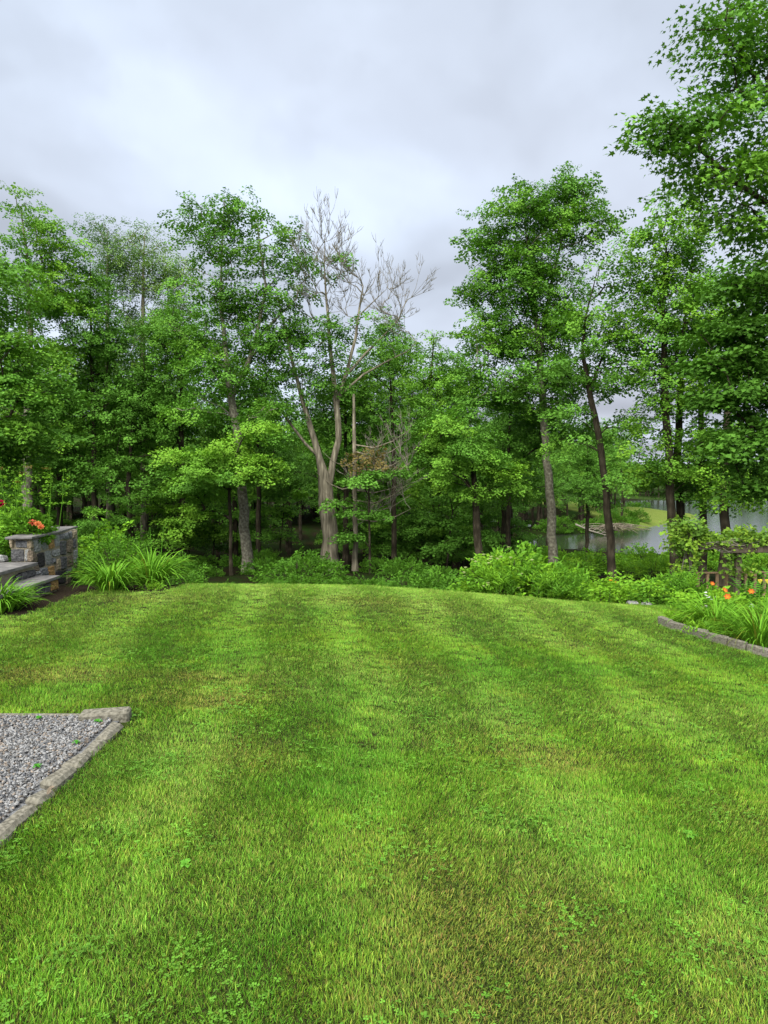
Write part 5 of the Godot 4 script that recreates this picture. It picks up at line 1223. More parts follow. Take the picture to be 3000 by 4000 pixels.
func make_stonework() -> void:
	rng.seed = 31
	var A := Vector2(-4.71, 9.45)
	var B := Vector2(-4.80, 11.1)
	var C := Vector2(-4.985, 9.47)
	var wall := thing("stone_wall", "low wedge-shaped wall of grey and ochre fieldstones with slate coping", "wall")
	part("mortar", prism([A, B, Vector2(-5.25, 11.0), C], -0.4, 0.697), mats.mortar, wall)
	set_stones(WALL_SIDE_STONES, A, B, wall)
	set_stones(WALL_FRONT_STONES, C, A, wall)
	part("coping", prism([Vector2(-4.97, 9.29), Vector2(-4.65, 9.36), Vector2(-4.70, 10.2), Vector2(-4.89, 11.33), Vector2(-5.34, 11.2)], 0.697, 0.727, 0.006), mats.bluestone, wall)
	var steps := thing("stone_steps", "two bluestone steps on fieldstone risers beside the low wall", "steps")
	part("tread", prism([Vector2(-4.27, 7.75), Vector2(-4.325, 9.445), Vector2(-4.72, 9.445), Vector2(-4.68, 7.75)], 0.165, 0.205, 0.006), mats.bluestone, steps)
	part("tread", prism([Vector2(-4.56, 7.75), Vector2(-4.60, 9.40), Vector2(-5.25, 9.44), Vector2(-5.2, 7.75)], 0.345, 0.387, 0.006), mats.bluestone, steps)
	part("riser", prism([Vector2(-4.32, 7.8), Vector2(-4.375, 9.44), Vector2(-4.8, 9.44), Vector2(-4.75, 7.8)], -0.3, 0.165), mats.mortar, steps)
	part("riser", prism([Vector2(-4.63, 7.8), Vector2(-4.665, 9.42), Vector2(-5.2, 9.44), Vector2(-5.2, 7.8)], 0.2, 0.345), mats.mortar, steps)
	set_stones(UPPER_RISER_STONES, Vector2(-4.63, 9.05), Vector2(-4.65, 9.47), steps)
	set_stones(LOWER_RISER_STONES, Vector2(-4.325, 8.5), Vector2(-4.37, 9.5), steps)
	var kerb := thing("step_kerb", "row of pale rough stones above the second step", "kerb")
	var x := -5.02
	for k in 4:
		var l := rng.randf_range(0.14, 0.24)
		part("stone", beam(Vector3(l - 0.012, 0.10, 0.16), 0.02, 0.012), mats.stone_pale if k % 2 == 0 else mats.stone_tan, kerb, Vector3(x - l / 2, 0.43, -9.42))
		x -= l
	var planter := thing("planter_wall", "dark slate-capped planter wall behind the rose bush", "wall")
	part("wall_body", prism([Vector2(-7.6, 10.75), Vector2(-5.65, 10.75), Vector2(-5.65, 11.2), Vector2(-7.6, 11.2)], -0.4, 0.655), mats.stone_brown, planter)
	part("coping", prism([Vector2(-7.6, 10.7), Vector2(-5.58, 10.7), Vector2(-5.62, 11.25), Vector2(-7.6, 11.25)], 0.655, 0.70, 0.006), mats.bluestone, planter)
	# gravel bed and its edging
	var bed := thing("gravel_edging", "worn concrete block edging round the gravel bed", "edging")
	var d := 4.30
	var k := 0
	while d > 1.6:
		var l := rng.randf_range(0.17, 0.27)
		var m := beam(Vector3(0.085 + rng.randf_range(-0.008, 0.008), 0.13, l - 0.010), 0.018, 0.011)
		var b := part("block", m, mats.concrete, bed, Vector3(-1.645 + rng.randf_range(-0.006, 0.006) + 0.03 * (d - 3.4) * 0.3, -0.032 + rng.randf_range(-0.012, 0.008), -(d - l / 2)))
		b.rotation = Vector3(rng.randf_range(-0.02, 0.02), rng.randf_range(-0.05, 0.05), rng.randf_range(-0.03, 0.03))
		d -= l
		k += 1
	var corner := part("corner_block", beam(Vector3(0.30, 0.13, 0.115), 0.014, 0.006), mats.concrete, bed, Vector3(-1.765, -0.005, -4.425))
	corner.rotation = Vector3(0.05, 0.16, 0.02)
	x = -1.94
	while x > -4.1:
		var l := rng.randf_range(0.5, 0.8)
		part("strip", beam(Vector3(l - 0.006, 0.12, 0.035), 0.008, 0.004), mats.concrete, bed, Vector3(x - l / 2, -0.035, -4.47))
		x -= l
	var g := Geo.new()
	g.quad(Vector3(-1.66, 0.008, -1.2), Vector3(-4.2, 0.008, -1.2), Vector3(-4.2, 0.008, -4.46), Vector3(-1.66, 0.008, -4.46))
	for z in 4: g.n.append(Vector3.UP)
	tag(part("gravel_base", g.mesh(), mats.stone_blue, self), "dark grit under the loose gravel", "", "", "structure")
	var pts: Array[Vector3] = []
	for z in 11:
		var v := Vector3(rng.randf_range(-1, 1), rng.randf_range(-1, 1), rng.randf_range(-1, 1)).normalized()
		pts.append(Vector3(v.x * 1.0, v.y * 0.55, v.z * 0.8))
	var pebble := hull(pts)
	var places := PackedFloat32Array()
	for z in 36000:
		var px := rng.randf_range(-2.85, -1.70)
		var pd := rng.randf_range(2.2, 4.44)
		if px < -0.62 * pd - 0.15: continue
		var s := rng.randf_range(0.006, 0.0125)
		var bs := Basis.from_euler(Vector3(rng.randf_range(-0.6, 0.6), rng.randf() * TAU, rng.randf_range(-0.6, 0.6))).scaled(Vector3.ONE * s)
		var v := rng.randf_range(0.08, 0.30)
		var warm := rng.randf()
		var c := Color(v, v * 0.985, v * 0.96)
		if warm < 0.16: c = Color(v * 1.05, v * 0.86, v * 0.68)
		elif warm < 0.32: c = Color(v * 0.5, v * 0.52, v * 0.56)
		add_place(places, Transform3D(bs, Vector3(px, 0.008 + rng.randf_range(0.0, 0.022), -pd)), c)
	var gr := Node3D.new()
	gr.name = "gravel"
	add_child(gr)
	tag(gr, "loose grey and tan gravel in the bed at the left", "gravel", "", "stuff")
	scatter("pebbles", pebble, mats.pebble, places, gr)
	for q: Array in [[-1.80, 3.62, 0.055, "small green weed in the gravel near the middle of the edging"], [-1.76, 4.30, 0.06, "low green weed in the gravel under the raised corner block"], [-2.15, 4.36, 0.05, "tuft of weed at the back strip of the gravel bed"], [-1.74, 3.95, 0.05, "trailing weed along the inner side of the gravel edging"], [-1.78, 2.98, 0.07, "patch of low weeds at the near end of the gravel"]]:
		var w := thing("gravel_weed", q[3], "weed", Vector3(q[0], 0.015, -q[1]), rng.randf() * TAU, "weeds growing in the gravel")
		part("leaves", leaflet_patch(9, q[2] * 0.6, true, 960 + int(q[1] * 100)), mats.strap, w)
	var dl := thing("dry_leaf", "small curled dry leaf lying on the edge of the gravel edging", "leaf", Vector3(-1.60, 0.045, -3.33), 0.6)
	var lg := Geo.new()
	for z in 5:
		var t0 := z / 5.0
		var t1 := (z + 1) / 5.0
		lg.quad(Vector3(-0.03 * sin(PI * t0), 0.02 * cos(t0 * 5.0), t0 * 0.07), Vector3(0.03 * sin(PI * t0), 0.03, t0 * 0.07), Vector3(0.03 * sin(PI * t1), 0.03, t1 * 0.07), Vector3(-0.03 * sin(PI * t1), 0.02 * cos(t1 * 5.0), t1 * 0.07))
	part("blade", lg.mesh(false), mats.stone_brown, dl)
	dl.scale = Vector3.ONE * 0.6
	# edging of the flower bed on the right
	var re := thing("bed_edging", "low curved grey stone edging of the flower bed on the right", "edging")
	d = 8.72
	while d > 5.6:
		var l := rng.randf_range(0.22, 0.36)
		var d2 := d - l * 0.93
		var a := Vector3(bed_edge(d), ground(bed_edge(d), d), -d)
		var b := Vector3(bed_edge(d2), ground(bed_edge(d2), d2), -d2)
		var blk := part("stone", beam(Vector3(0.075, 0.17, l - 0.006), 0.012, 0.008), mats.concrete, re, (a + b) * 0.5 + Vector3(0.03, 0.01 + rng.randf_range(-0.008, 0.008), 0))
		blk.rotation.y = atan2(b.x - a.x, b.z - a.z)
		blk.rotation.x = rng.randf_range(-0.03, 0.03)
		d = d2
	for q: Array in [[3.80, 10.75, 0.16, "pale flat stone at the edge of the green bed, left one of two"], [3.99, 10.72, 0.15, "pale flat stone at the edge of the green bed, right one of two"], [4.75, 10.45, 0.34, "long pale flat stone at the foot of the arbor's first post"], [3.62, 8.35, 0.14, "small flat grey stone just inside the curved edging"]]:
		var st := part("flat_stone", beam(Vector3(q[2], 0.05, 0.15), 0.015, 0.015), mats.stone_pale, self, on_ground(q[0], q[1]) + Vector3(0, 0.03, 0))
		tag(st, q[3], "stone", "flat stones by the beds")

# ------------------------------------------------------------------ garden plants
func strap_clump(root: Node3D, seed_value: int, n: int, length: float, width: float, spread: float, tip_yellow := 0.05) -> void:
	rng.seed = seed_value
	var g := Geo.new()
	for k in n:
		var a := rng.randf() * TAU
		var out := Vector3(cos(a), 0, sin(a))
		var r0 := rng.randf() * spread * 0.22
		var p := out * r0 + Vector3(rng.randf_range(-0.05, 0.05), -0.02, rng.randf_range(-0.05, 0.05)) * spread
		var l := length * rng.randf_range(0.6, 1.1)
		var el := rng.randf_range(0.95, 1.5) - 0.25 * r0 / maxf(spread * 0.22, 0.01)
		var droop := rng.randf_range(0.9, 2.1)
		var side := Vector3(-out.z, 0, out.x)
		var w := width * rng.randf_range(0.7, 1.15)
		var s := rng.randf_range(0.6, 1.0)
		var col := Color(0.78 * s, 0.88 * s, 0.70 * s)
		if rng.randf() < 0.3: col = Color(0.98 * s, 1.0 * s, 0.8 * s)
		if rng.randf() < tip_yellow: col = Color(1.0, 0.55, 0.7)
		var segs := 6
		var b := g.v.size()
		for j in segs + 1:
			var t := float(j) / segs
			var e := el - droop * t * t
			if j > 0: p += (out * cos(e) + Vector3(0, sin(e), 0)) * l / segs
			var ww := w * (1.0 - pow(t, 2.5)) * (0.65 + 0.6 * t * (1.0 - t) * 2.0) * 0.5
			var fold := Vector3(0, ww * 0.5, 0)
			g.v.append(p - side * ww + fold); g.v.append(p); g.v.append(p + side * ww + fold)
			for z in 3: g.c.append(col)
		for j in segs:
			var q := b + j * 3
			for z: int in [q, q + 3, q + 1, q + 1, q + 3, q + 4, q + 1, q + 4, q + 2, q + 2, q + 4, q + 5]: g.i.append(z)
	part("leaves", g.mesh(false), mats.strap, root)

func flower_head(n: int, r: float, c0: Color, c1: Color, cup: float, layers := 1) -> ArrayMesh:
	var g := Geo.new()
	for L in layers:
		var rr := r * (1.0 - 0.25 * L)
		for k in n:
			var a := TAU * (k + 0.5 * L) / n + rng.randf_range(-0.1, 0.1)
			var d := Vector3(cos(a), 0, sin(a))
			var s := Vector3(-d.z, 0, d.x) * rr * (1.5 / n + 0.12)
			var lift := cup + 0.35 * L
			var b := g.v.size()
			g.v.append(Vector3(0, 0, 0)); g.v.append(d * rr * 0.5 - s + Vector3(0, rr * lift, 0)); g.v.append(d * rr + Vector3(0, rr * lift * 0.9, 0)); g.v.append(d * rr * 0.5 + s + Vector3(0, rr * lift, 0))
			for z: int in [0, 1, 2, 0, 2, 3]: g.i.append(b + z)
			g.c.append(c1); g.c.append(c0); g.c.append(c0); g.c.append(c0)
	return g.mesh(false)

func stalk(root: Node3D, a: Vector3, b: Vector3, r := 0.005) -> MeshInstance3D:
	var g := Geo.new()
	g.tube(PackedVector3Array([a, a.lerp(b, 0.5) + Vector3(0.01, 0.02, 0), b]), PackedFloat32Array([r, r * 0.8, r * 0.7]), 5)
	g.c.resize(g.v.size())
	g.c.fill(Color(0.6, 0.75, 0.7))
	return part("stalk", g.mesh(), mats.shrub, root)

func upright_plant(root: Node3D, seed_value: int, stems: int, h: float, spread: float, kind: String, mat: String, tint: int, size: float) -> void:
	rng.seed = seed_value
	var cr := Crown.new()
	var g := Geo.new()
	for k in stems:
		var a := rng.randf() * TAU
		var r := sqrt(rng.randf()) * spread
		var p := Vector3(cos(a) * r, -0.03, sin(a) * r)
		var top := p * 1.25 + Vector3(rng.randf_range(-0.05, 0.05), h * rng.randf_range(0.7, 1.1) * (1.0 - 0.35 * r / spread), rng.randf_range(-0.05, 0.05))
		g.tube(PackedVector3Array([p, p.lerp(top, 0.5), top]), PackedFloat32Array([0.005, 0.004, 0.003]), 4)
		var n := maxi(3, int(h / 0.11))
		for j in n:
			var t := 0.2 + 0.8 * (j + rng.randf()) / n
			var aa := rng.randf() * TAU
			var dir := Vector3(cos(aa), rng.randf_range(0.1, 0.8) + t * 0.5, sin(aa)).normalized()
			put_spray(cr, kind, p.lerp(top, t), dir, Vector3(-dir.x * 0.5 + 0.01, 1, -dir.z * 0.5), size * rng.randf_range(0.7, 1.1), clampi(tint + (rng.randi() % 3) - 1 + (1 if t > 0.8 else 0), 0, 4))
	part("stems", g.mesh(), mats.bark_dark, root)
	part("foliage", crown_mesh(cr, kind), mats[mat], root)

func fern(root: Node3D, seed_value: int, n: int, length: float) -> void:
	rng.seed = seed_value
	var g := Geo.new()
	for k in n:
		var a := TAU * k / n + rng.randf_range(-0.3, 0.3)
		var out := Vector3(cos(a), 0, sin(a))
		var side := Vector3(-out.z, 0, out.x)
		var l := length * rng.randf_range(0.8, 1.1)
		var p := Vector3.ZERO
		var steps := 14
		var s := rng.randf_range(0.6, 0.9)
		for j in steps:
			var t := float(j) / steps
			var e := 1.25 - 1.3 * t * t
			var dir := out * cos(e) + Vector3(0, sin(e), 0)
			p += dir * l / steps
			var w := l * 0.20 * sin(PI * clampf(t * 0.9 + 0.1, 0, 1)) * (1.0 - 0.4 * t)
			for sg: float in [-1.0, 1.0]:
				var tipp := p + side * sg * w + dir * w * 0.35 - Vector3(0, w * 0.12, 0)
				var b := g.v.size()
				g.v.append(p); g.v.append(p.lerp(tipp, 0.5) + dir * l * 0.022); g.v.append(tipp); g.v.append(p.lerp(tipp, 0.5) - dir * l * 0.022)
				for z: int in [0, 1, 2, 0, 2, 3]: g.i.append(b + z)
				for z in 4: g.c.append(Color(0.50 * s, 0.66 * s, 0.62 * s))
	part("fronds", g.mesh(false), mats.shrub, root)

func make_garden() -> void:
	make_stonework()
	var day := "strap-leaved lily clumps"
	var o := thing("daylily_clump", "pale green daylily clump spilling over the lawn just right of the stone wall", "plant", on_ground(-3.66, 9.5), 0.0, day)
	strap_clump(o, 801, 260, 0.66, 0.026, 0.7)
	o = thing("daylily_clump", "taller daylily clump at the crest with two bud stalks", "plant", on_ground(-3.42, 10.35), 0.0, day)
	strap_clump(o, 802, 260, 0.82, 0.026, 0.7)
	stalk(o, Vector3(0.05, 0, 0.05), Vector3(0.02, 0.86, 0.05)); stalk(o, Vector3(0.1, 0, 0.0), Vector3(0.22, 0.88, 0.05))
	o = thing("lily_plant", "dark broad-bladed lily plant in the bottom left in front of the steps", "plant", on_ground(-4.42, 8.05), 0.0, day)
	strap_clump(o, 803, 340, 0.50, 0.032, 1.0, 0.0)
	o = thing("daylily_clump", "daylily clump at the tip of the right bed behind the curved edging", "plant", on_ground(3.98, 8.45), 0.0, day)
	strap_clump(o, 804, 260, 0.66, 0.018, 0.85)
	o = thing("daylily_clump", "arching daylily clump nearest the curved edging at the right edge", "plant", on_ground(4.12, 7.72), 0.0, day)
	strap_clump(o, 805, 300, 0.70, 0.018, 0.8)
	o = thing("daylily_clump", "daylily clump at the right edge under the ferns", "plant", on_ground(4.72, 8.35), 0.0, day)
	strap_clump(o, 806, 260, 0.72, 0.018, 0.8)
	rng.seed = 820
	for q: Array in [[4.10, 8.42, 0.42, 0.046, "orange-red lily bloom, lower one of the pair"], [4.12, 8.55, 0.48, 0.042, "orange-red lily bloom, upper one of the pair"], [4.05, 8.72, 0.53, 0.034, "dark orange lily bloom left of the pair"], [4.42, 8.50, 0.48, 0.042, "orange lily bloom right of the pair under the yellow buds"]]:
		var f := thing("lily_flower", q[4] + " in the right bed", "flower", on_ground(q[0], q[1]), 0.0, "orange lilies in the right bed")
		stalk(f, Vector3(-0.06, 0, -0.02), Vector3(0, q[2], 0))
		var h := part("bloom", flower_head(6, q[3], Color(0.42, 0.055, 0.022), Color(0.60, 0.28, 0.03), 0.35), mats.petal, f, Vector3(0, q[2], 0))
		h.rotation = Vector3(0.9, rng.randf_range(-0.6, 0.6), 0)
	for q: Array in [[4.50, 8.45, 0.62, "left one"], [4.56, 8.40, 0.63, "right one"]]:
		var f := thing("lily_bud", "closed yellow lily bud on a tall stalk, %s of two" % q[3], "flower", on_ground(q[0], q[1]), 0.0, "yellow lily buds")
		stalk(f, Vector3(-0.04, 0, 0), Vector3(0, q[2] - 0.03, 0))
		part("bud", flower_head(4, 0.032, Color(0.75, 0.60, 0.08), Color(0.55, 0.60, 0.10), 1.8), mats.petal, f, Vector3(0, q[2] - 0.04, 0))
	# roses on the wall
	o = thing("rose_bush", "leggy rose bush with reddish new shoots spilling over the wall coping", "shrub", Vector3(-5.05, 0.66, -10.05))
	shrub(o, 831, 0.42, 0.46, 0.5, "herb", "shrub", 460, 2, 0.7)
	upright_plant_more(o, 832, 9, 0.95, 0.36)
	for q: Array in [[-4.83, 0.88, -9.75, 0.062, Color(0.62, 0.16, 0.085), "coral rose bloom over the coping, left one"], [-4.73, 0.87, -9.70, 0.052, Color(0.65, 0.24, 0.09), "orange rose bloom over the coping, middle one"], [-4.68, 0.83, -9.68, 0.05, Color(0.65, 0.20, 0.08), "orange rose bloom hanging over the coping, right one"], [-5.55, 1.12, -10.3, 0.075, Color(0.34, 0.008, 0.045), "crimson rose bloom at the left above the wall"]]:
		var f := thing("rose_flower", q[5], "flower", Vector3(q[0], q[1], q[2]), 0.0, "roses over the wall")
		var h := part("bloom", flower_head(8, q[3], q[4], q[4] * 0.8, 0.35, 3), mats.petal, f)
		h.rotation = Vector3(0.8, 0.4, 0)
		stalk(f, Vector3(-0.05, -0.3, -0.08), Vector3(0, 0, 0), 0.004)
	o = thing("leafy_shrub", "bright leafy shrub at the left edge behind the red rose", "shrub", Vector3(-6.0, 0.3, -10.9))
	shrub(o, 833, 0.75, 0.85, 0.6, "herb", "shrub", 330, 4, 1.0)
	o = thing("leafy_shrub", "dark shrub in the shade between the steps and the wall", "shrub", Vector3(-5.45, 0.1, -9.9))
	shrub(o, 834, 0.42, 0.55, 0.4, "shrub", "shrub", 240, 1, 0.8)
	o = thing("twiggy_shrub", "twiggy small-leaved shrub behind the daylilies right of the wall", "shrub", on_ground(-4.15, 10.9))
	shrub(o, 835, 0.72, 0.88, 0.55, "shrub", "shrub", 330, 1, 0.75)
	o = thing("leafy_plant", "pale large-leaved plant rising behind the wall's right corner", "plant", on_ground(-4.65, 11.9))
	upright_plant(o, 836, 12, 1.15, 0.38, "herb", "shrub", 3, 1.2)
	o = thing("low_plant", "small yellow-green cushion plant at the foot of the daylilies", "plant", on_ground(-3.15, 9.65))
	shrub(o, 837, 0.22, 0.12, 0.16, "shrub", "shrub", 60, 4, 0.5)
	# the bed beyond the crest on the right
	o = thing("viburnum_bush", "big round bright green bush with pale flower tips at the lawn's edge", "shrub", on_ground(1.98, 11.5, 0.05))
	shrub(o, 840, 0.82, 0.92, 0.75, "herb", "shrub", 620, 3, 1.0)
	rng.seed = 841
	for k in 34:
		var a := rng.randf_range(0.0, TAU)
		var e := rng.randf_range(0.35, 1.2)
		part("flower_tip", flower_head(5, 0.035, Color(0.50, 0.56, 0.26), Color(0.45, 0.5, 0.2), 0.8, 2), mats.petal, o, Vector3(cos(a) * cos(e) * 0.80, sin(e) * 0.92, sin(a) * cos(e) * 0.74))
	var green := "plants in the green bed"
	for q: Array in [[1.75, 10.9, 7, 0.42, 0.20, "lance", 2, 1.0, "willow-leaved plant in front of the big round bush, left one"], [2.35, 10.85, 22, 0.50, 0.42, "lance", 2, 1.0, "broad stand of willow-leaved stems in front of the big bush"], [2.75, 11.3, 14, 0.62, 0.28, "lance", 2, 1.1, "tall willow-leaved stems right of the big round bush"], [2.95, 10.75, 12, 0.34, 0.30, "herb", 3, 0.8, "low bright plant right of the willow-leaved stems"], [3.25, 11.2, 14, 0.48, 0.30, "herb", 3, 0.8, "bright plant in the green bed under the leaning trunk"], [3.55, 10.9, 14, 0.40, 0.28, "herb", 4, 0.8, "yellow-green plant above the pale flat stones, left part"], [3.85, 11.3, 16, 0.50, 0.32, "herb", 3, 0.9, "leafy plant right above the pale flat stones"], [4.15, 10.95, 16, 0.46, 0.28, "herb", 2, 0.9, "leafy plant between the flat stones and the arbor post"], [3.3, 12.2, 18, 0.62, 0.45, "shrub", 3, 1.0, "tall loose plant at the back of the green bed, left"], [4.1, 12.3, 18, 0.66, 0.45, "shrub", 3, 1.0, "tall loose plant at the back of the green bed, right"], [5.25, 12.6, 20, 0.72, 0.32, "lance", 1, 1.0, "dark slender-leaved plant left of the arbor's first post"]]:
		o = thing("garden_plant", q[8], "plant", on_ground(q[0], q[1], 0.02), 0.0, green)
		upright_plant(o, 850 + int(q[0] * 100), q[2], q[3], q[4], q[5], "shrub", q[6], q[7])
	var right := "plants behind the lilies in the right bed"
	for q: Array in [[4.35, 9.6, 16, 0.34, 0.34, "herb", 3, 1.0, "bright broad-leaved plant behind the orange lilies"], [5.35, 12.0, 22, 0.42, 0.42, "herb", 4, 1.1, "yellow-green plant in front of the wooden rail, left part"], [5.9, 12.4, 22, 0.42, 0.42, "herb", 4, 1.1, "yellow-green plant in front of the wooden rail, middle part"], [6.7, 13.2, 24, 0.42, 0.45, "herb", 3, 1.1, "leafy plant under the arbor's second post"], [5.0, 9.1, 14, 0.34, 0.36, "herb", 2, 1.0, "green plant under the ferns right of the lilies"], [5.4, 9.0, 16, 0.45, 0.36, "herb", 2, 1.0, "dark plant at the right edge above the daylilies"], [5.95, 13.6, 22, 0.42, 0.45, "herb", 3, 1.0, "leafy plant at the foot of the wooden rail"], [6.9, 14.0, 22, 0.36, 0.45, "herb", 3, 1.0, "leafy plant at the foot of the rail by the second post"], [3.62, 8.62, 8, 0.16, 0.14, "lance", 4, 0.7, "small grey-green plant at the tip of the right bed"], [3.78, 8.15, 10, 0.14, 0.16, "lance", 3, 0.7, "small plant just inside the curved edging"]]:
		o = thing("garden_plant", q[8], "plant", on_ground(q[0], q[1], 0.02), 0.0, right)
		upright_plant(o, 880 + int(q[0] * 100), q[2], q[3], q[4], q[5], "shrub", q[6], q[7])
	for q: Array in [[6.55, 12.6, 0.7, "upright fern in front of the arbor's second post"], [6.8, 12.0, 0.85, "spreading dark fern at the right edge under the vine"], [6.5, 11.0, 0.75, "low dark fern at the right edge above the lilies"]]:
		o = thing("fern", q[3], "fern", on_ground(q[0], q[1]), 0.0, "ferns in the right bed")
		fern(o, 900 + int(q[0] * 100), 13, q[2])
	rng.seed = 910
	for q: Array in [[4.25, 9.35, 0.30, "left of the pale stone"], [4.32, 9.25, 0.27, "below the pale stone"], [4.05, 8.85, 0.34, "at the left among the lily leaves"], [4.62, 8.9, 0.25, "left of the orange pair"]]:
		o = thing("white_flower", "small white flower cluster in the right bed, %s" % q[3], "flower", on_ground(q[0], q[1]), 0.0, "small white flowers in the right bed")
		stalk(o, Vector3(0.02, 0, 0), Vector3(0, q[2], 0), 0.003)
		for k in 4: part("floret", flower_head(5, 0.020, Color(0.75, 0.74, 0.80), Color(0.7, 0.7, 0.6), 0.2), mats.petal, o, Vector3(rng.randf_range(-0.04, 0.04), q[2] + rng.randf_range(-0.03, 0.03), rng.randf_range(-0.03, 0.03)))
	rng.seed = 915
	for q: Array in [[3.72, 11.6, 0.42, "left one"], [3.82, 11.7, 0.40, "right one"]]:
		o = thing("yellow_flower", "yellow flower among the green bed's leaves, %s of two" % q[3], "flower", on_ground(q[0], q[1]), 0.0, "yellow flowers in the green bed")
		stalk(o, Vector3(0.02, 0, 0), Vector3(0, q[2], 0), 0.003)
		part("bloom", flower_head(6, 0.035, Color(0.80, 0.42, 0.03), Color(0.75, 0.5, 0.05), 0.3, 2), mats.petal, o, Vector3(0, q[2], 0))
	make_arbor()
	make_sticks()

func upright_plant_more(root: Node3D, seed_value: int, n: int, h: float, spread: float) -> void:     # long rose canes with reddish tips
	rng.seed = seed_value
	var g := Geo.new()
	var cr := Crown.new()
	for k in n:
		var p := Vector3(rng.randf_range(-1, 1) * spread, 0.1, rng.randf_range(-1, 1) * spread * 0.6)
		var top := p + Vector3(rng.randf_range(-0.15, 0.15), h * rng.randf_range(0.6, 1.0), rng.randf_range(-0.1, 0.1))
		g.tube(PackedVector3Array([p, p.lerp(top, 0.5) + Vector3(0.02, 0, 0), top]), PackedFloat32Array([0.006, 0.005, 0.003]), 5)
		for j in 5:
			var a := rng.randf() * TAU
			var t := 0.45 + 0.55 * j / 4.0
			put_spray(cr, "herb", p.lerp(top, t), Vector3(cos(a), 0.4, sin(a)), Vector3.UP, 0.55 * (1.15 - 0.4 * t), 5 if j == 4 and k % 2 == 0 else 3 + (j % 2))
	g.c.resize(g.v.size())
	g.c.fill(Color(0.55, 0.6, 0.6))
	part("canes", g.mesh(), mats.shrub, root)
	part("shoots", crown_mesh(cr, "herb"), mats.shrub, root)

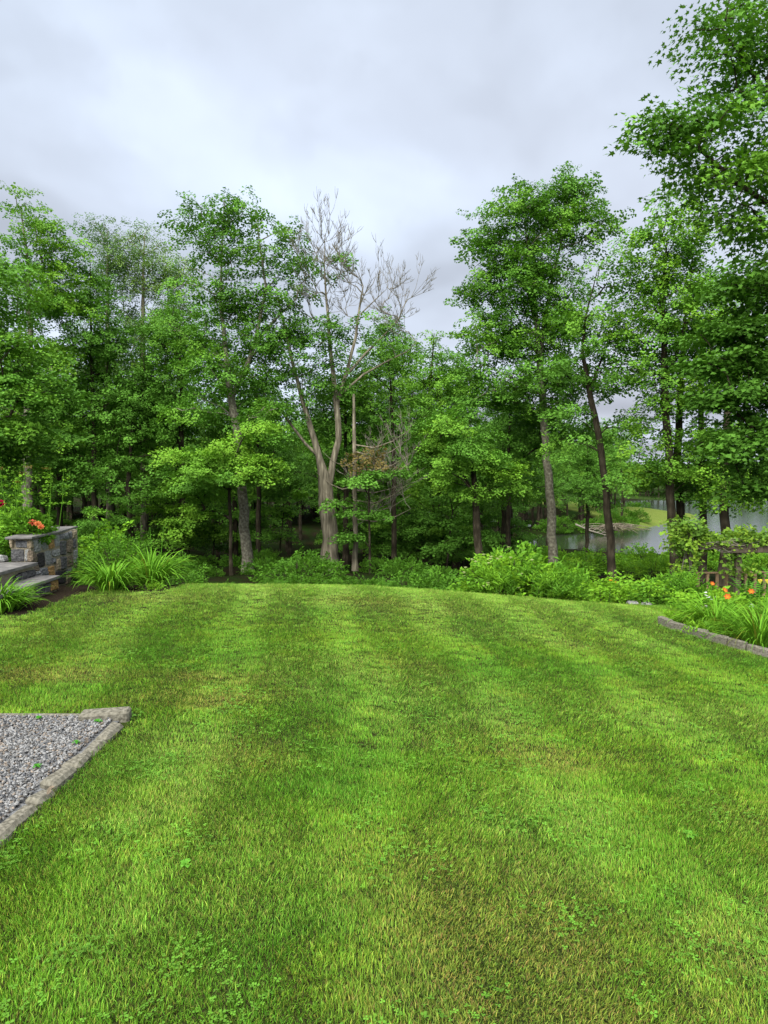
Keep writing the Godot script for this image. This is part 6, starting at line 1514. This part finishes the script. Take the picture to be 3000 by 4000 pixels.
func make_arbor() -> void:
	rng.seed = 940
	var a := thing("grape_arbor", "weathered wooden grape arbor of posts and beams in the right bed", "arbor")
	var d := 14.5
	for q: Array in [[6.28, 0.42, 0.09], [7.25, 0.02, 0.105], [8.6, 0.05, 0.105]]:
		var y0 := ground(q[0], d) - 0.3
		var h: float = q[1] - y0
		var m := part("post", beam(Vector3(q[2], h, q[2]), 0.006, 0.004), mats.old_wood, a, Vector3(q[0], y0 + h / 2, -d))
		m.rotation.z = 0.025 if q[0] < 7.0 else 0.0
	for q: Array in [[6.82, 0.09, 1.35, 0.10, -0.01, 0.10], [8.0, 0.03, 1.9, 0.13, 0.015, 0.10], [7.5, 0.16, 2.6, 0.09, 0.0, -0.10]]:
		var m := part("beam", beam(Vector3(q[2], q[3], 0.05), 0.006, 0.006), mats.old_wood, a, Vector3(q[0], q[1], -d + q[5]))
		m.rotation.z = q[4]
	var back := part("beam", beam(Vector3(2.6, 0.09, 0.05), 0.006, 0.006), mats.old_wood, a, Vector3(7.5, 0.10, -d - 0.6))
	back.rotation.y = 0.03
	var fence := thing("wooden_rail", "low unpainted wooden rail on square balusters behind the flower bed", "fence")
	part("rail", beam(Vector3(0.92, 0.030, 0.095), 0.004, 0.001), mats.rail_wood, fence, Vector3(6.83, -0.515, -14.9))
	part("rail", beam(Vector3(1.5, 0.030, 0.095), 0.004, 0.001), mats.rail_wood, fence, Vector3(8.15, -0.50, -14.9))
	var x := 6.62
	while x < 8.7:
		part("baluster", beam(Vector3(0.055, 0.75, 0.045), 0.003, 0.001), mats.rail_wood, fence, Vector3(x, -0.91, -14.9))
		x += 0.2
	var v := thing("grape_vine", "grape vine with lime green leaves covering the arbor's beams and first post", "vine")
	var cr := Crown.new()
	for k in 620:
		var x2 := rng.randf_range(6.15, 8.6)
		var y := 0.17 + rng.randf_range(-0.12, 0.24) * (0.75 + 0.45 * sin(x2 * 7.0) + 0.3 * sin(x2 * 17.0))
		var z := -d + rng.randf_range(-0.62, 0.16)
		if k % 6 == 0:                        # over and down the first post
			y = rng.randf_range(-0.55, 0.68)
			x2 = 6.22 + rng.randf_range(-0.42, 0.36) * (1.1 - absf(y - 0.3) * 0.8)
			z = -d + rng.randf_range(-0.3, 0.3)
		elif k % 29 == 1:
			x2 = 7.25 + rng.randf_range(-0.25, 0.3)
			y = rng.randf_range(-0.5, -0.05)
			z = -d + rng.randf_range(-0.05, 0.15)
		var aa := rng.randf() * TAU
		var dir := Vector3(cos(aa), rng.randf_range(-0.6, 0.5), sin(aa)).normalized()
		put_spray(cr, "vine", Vector3(x2, y, z) - dir * 0.1, dir, Vector3(0.2, 1, 0.5), rng.randf_range(0.45, 0.78), 1 + rng.randi() % 4)
	part("foliage", crown_mesh(cr, "vine"), mats.vine, v)
	var g := Geo.new()
	for k in 60:
		var x0 := rng.randf_range(6.2, 8.4)
		var p := Vector3(x0, 0.12 + rng.randf_range(-0.08, 0.12), -d + rng.randf_range(-0.05, 0.18))
		var q := p + Vector3(rng.randf_range(0.2, 0.7), rng.randf_range(-0.15, 0.1), rng.randf_range(-0.05, 0.05))
		g.tube(PackedVector3Array([p, p.lerp(q, 0.4) + Vector3(0, rng.randf_range(-0.08, 0.06), 0.02), q]), PackedFloat32Array([0.008, 0.007, 0.004]), 4)
	for k in 6:
		var p := Vector3(6.25 + rng.randf_range(-0.1, 0.1), -1.4, -d + rng.randf_range(-0.1, 0.12))
		g.tube(PackedVector3Array([p, p + Vector3(rng.randf_range(-0.12, 0.08), 0.8, 0.0), p + Vector3(rng.randf_range(-0.15, 0.15), 1.9, 0.0)]), PackedFloat32Array([0.016, 0.013, 0.009]), 5)
	tag(part("canes", g.mesh(), mats.dead_wood, v), "", "", "", "stuff")

func make_sticks() -> void:
	rng.seed = 960
	var o := thing("stick_heap", "grey heap of bare sticks at the far edge of the pond", "stick heap", Vector3(23.4, WATER + 0.1, -72.0))
	var g := Geo.new()
	for k in 90:
		var a := rng.randf() * TAU
		var r := rng.randf_range(0.2, 2.0)
		var p := Vector3(cos(a) * r * 1.2, 0.0, sin(a) * r * 0.6)
		var q := p * 0.15 + Vector3(rng.randf_range(-0.5, 0.5), rng.randf_range(0.2, 0.9), rng.randf_range(-0.3, 0.3))
		p.y = rng.randf_range(0.0, 0.7)
		p.x *= 1.0 + 0.4 * sin(k * 2.0)
		g.tube(PackedVector3Array([p * 1.2, p.lerp(q, 0.6) + Vector3(0, 0.25, 0), q + (q - p) * 0.3]), PackedFloat32Array([0.03, 0.028, 0.015]), 4)
	tag(part("sticks", g.mesh(), mats.bark_grey, o), "", "", "", "stuff")
	o = thing("fallen_branch", "bleached fallen branch lying in the water left of the stick heap", "branch", Vector3(20.4, WATER + 0.1, -70.2))
	g = Geo.new()
	g.tube(PackedVector3Array([Vector3(-1.3, 1.0, -0.6), Vector3(0, 0.4, 0), Vector3(1.8, -0.1, 0.4)]), PackedFloat32Array([0.10, 0.08, 0.03]), 6)
	for k in 7:
		var p := Vector3(-0.8 + k * 0.35, 0.75 - k * 0.13, -0.3 + k * 0.1)
		g.tube(PackedVector3Array([p, p + Vector3(0.35, rng.randf_range(0.1, 0.5), 0.2), p + Vector3(0.8, rng.randf_range(-0.2, 0.5), 0.3)]), PackedFloat32Array([0.04, 0.03, 0.012]), 4)
	tag(part("branches", g.mesh(), mats.dead_wood, o), "", "", "", "stuff")
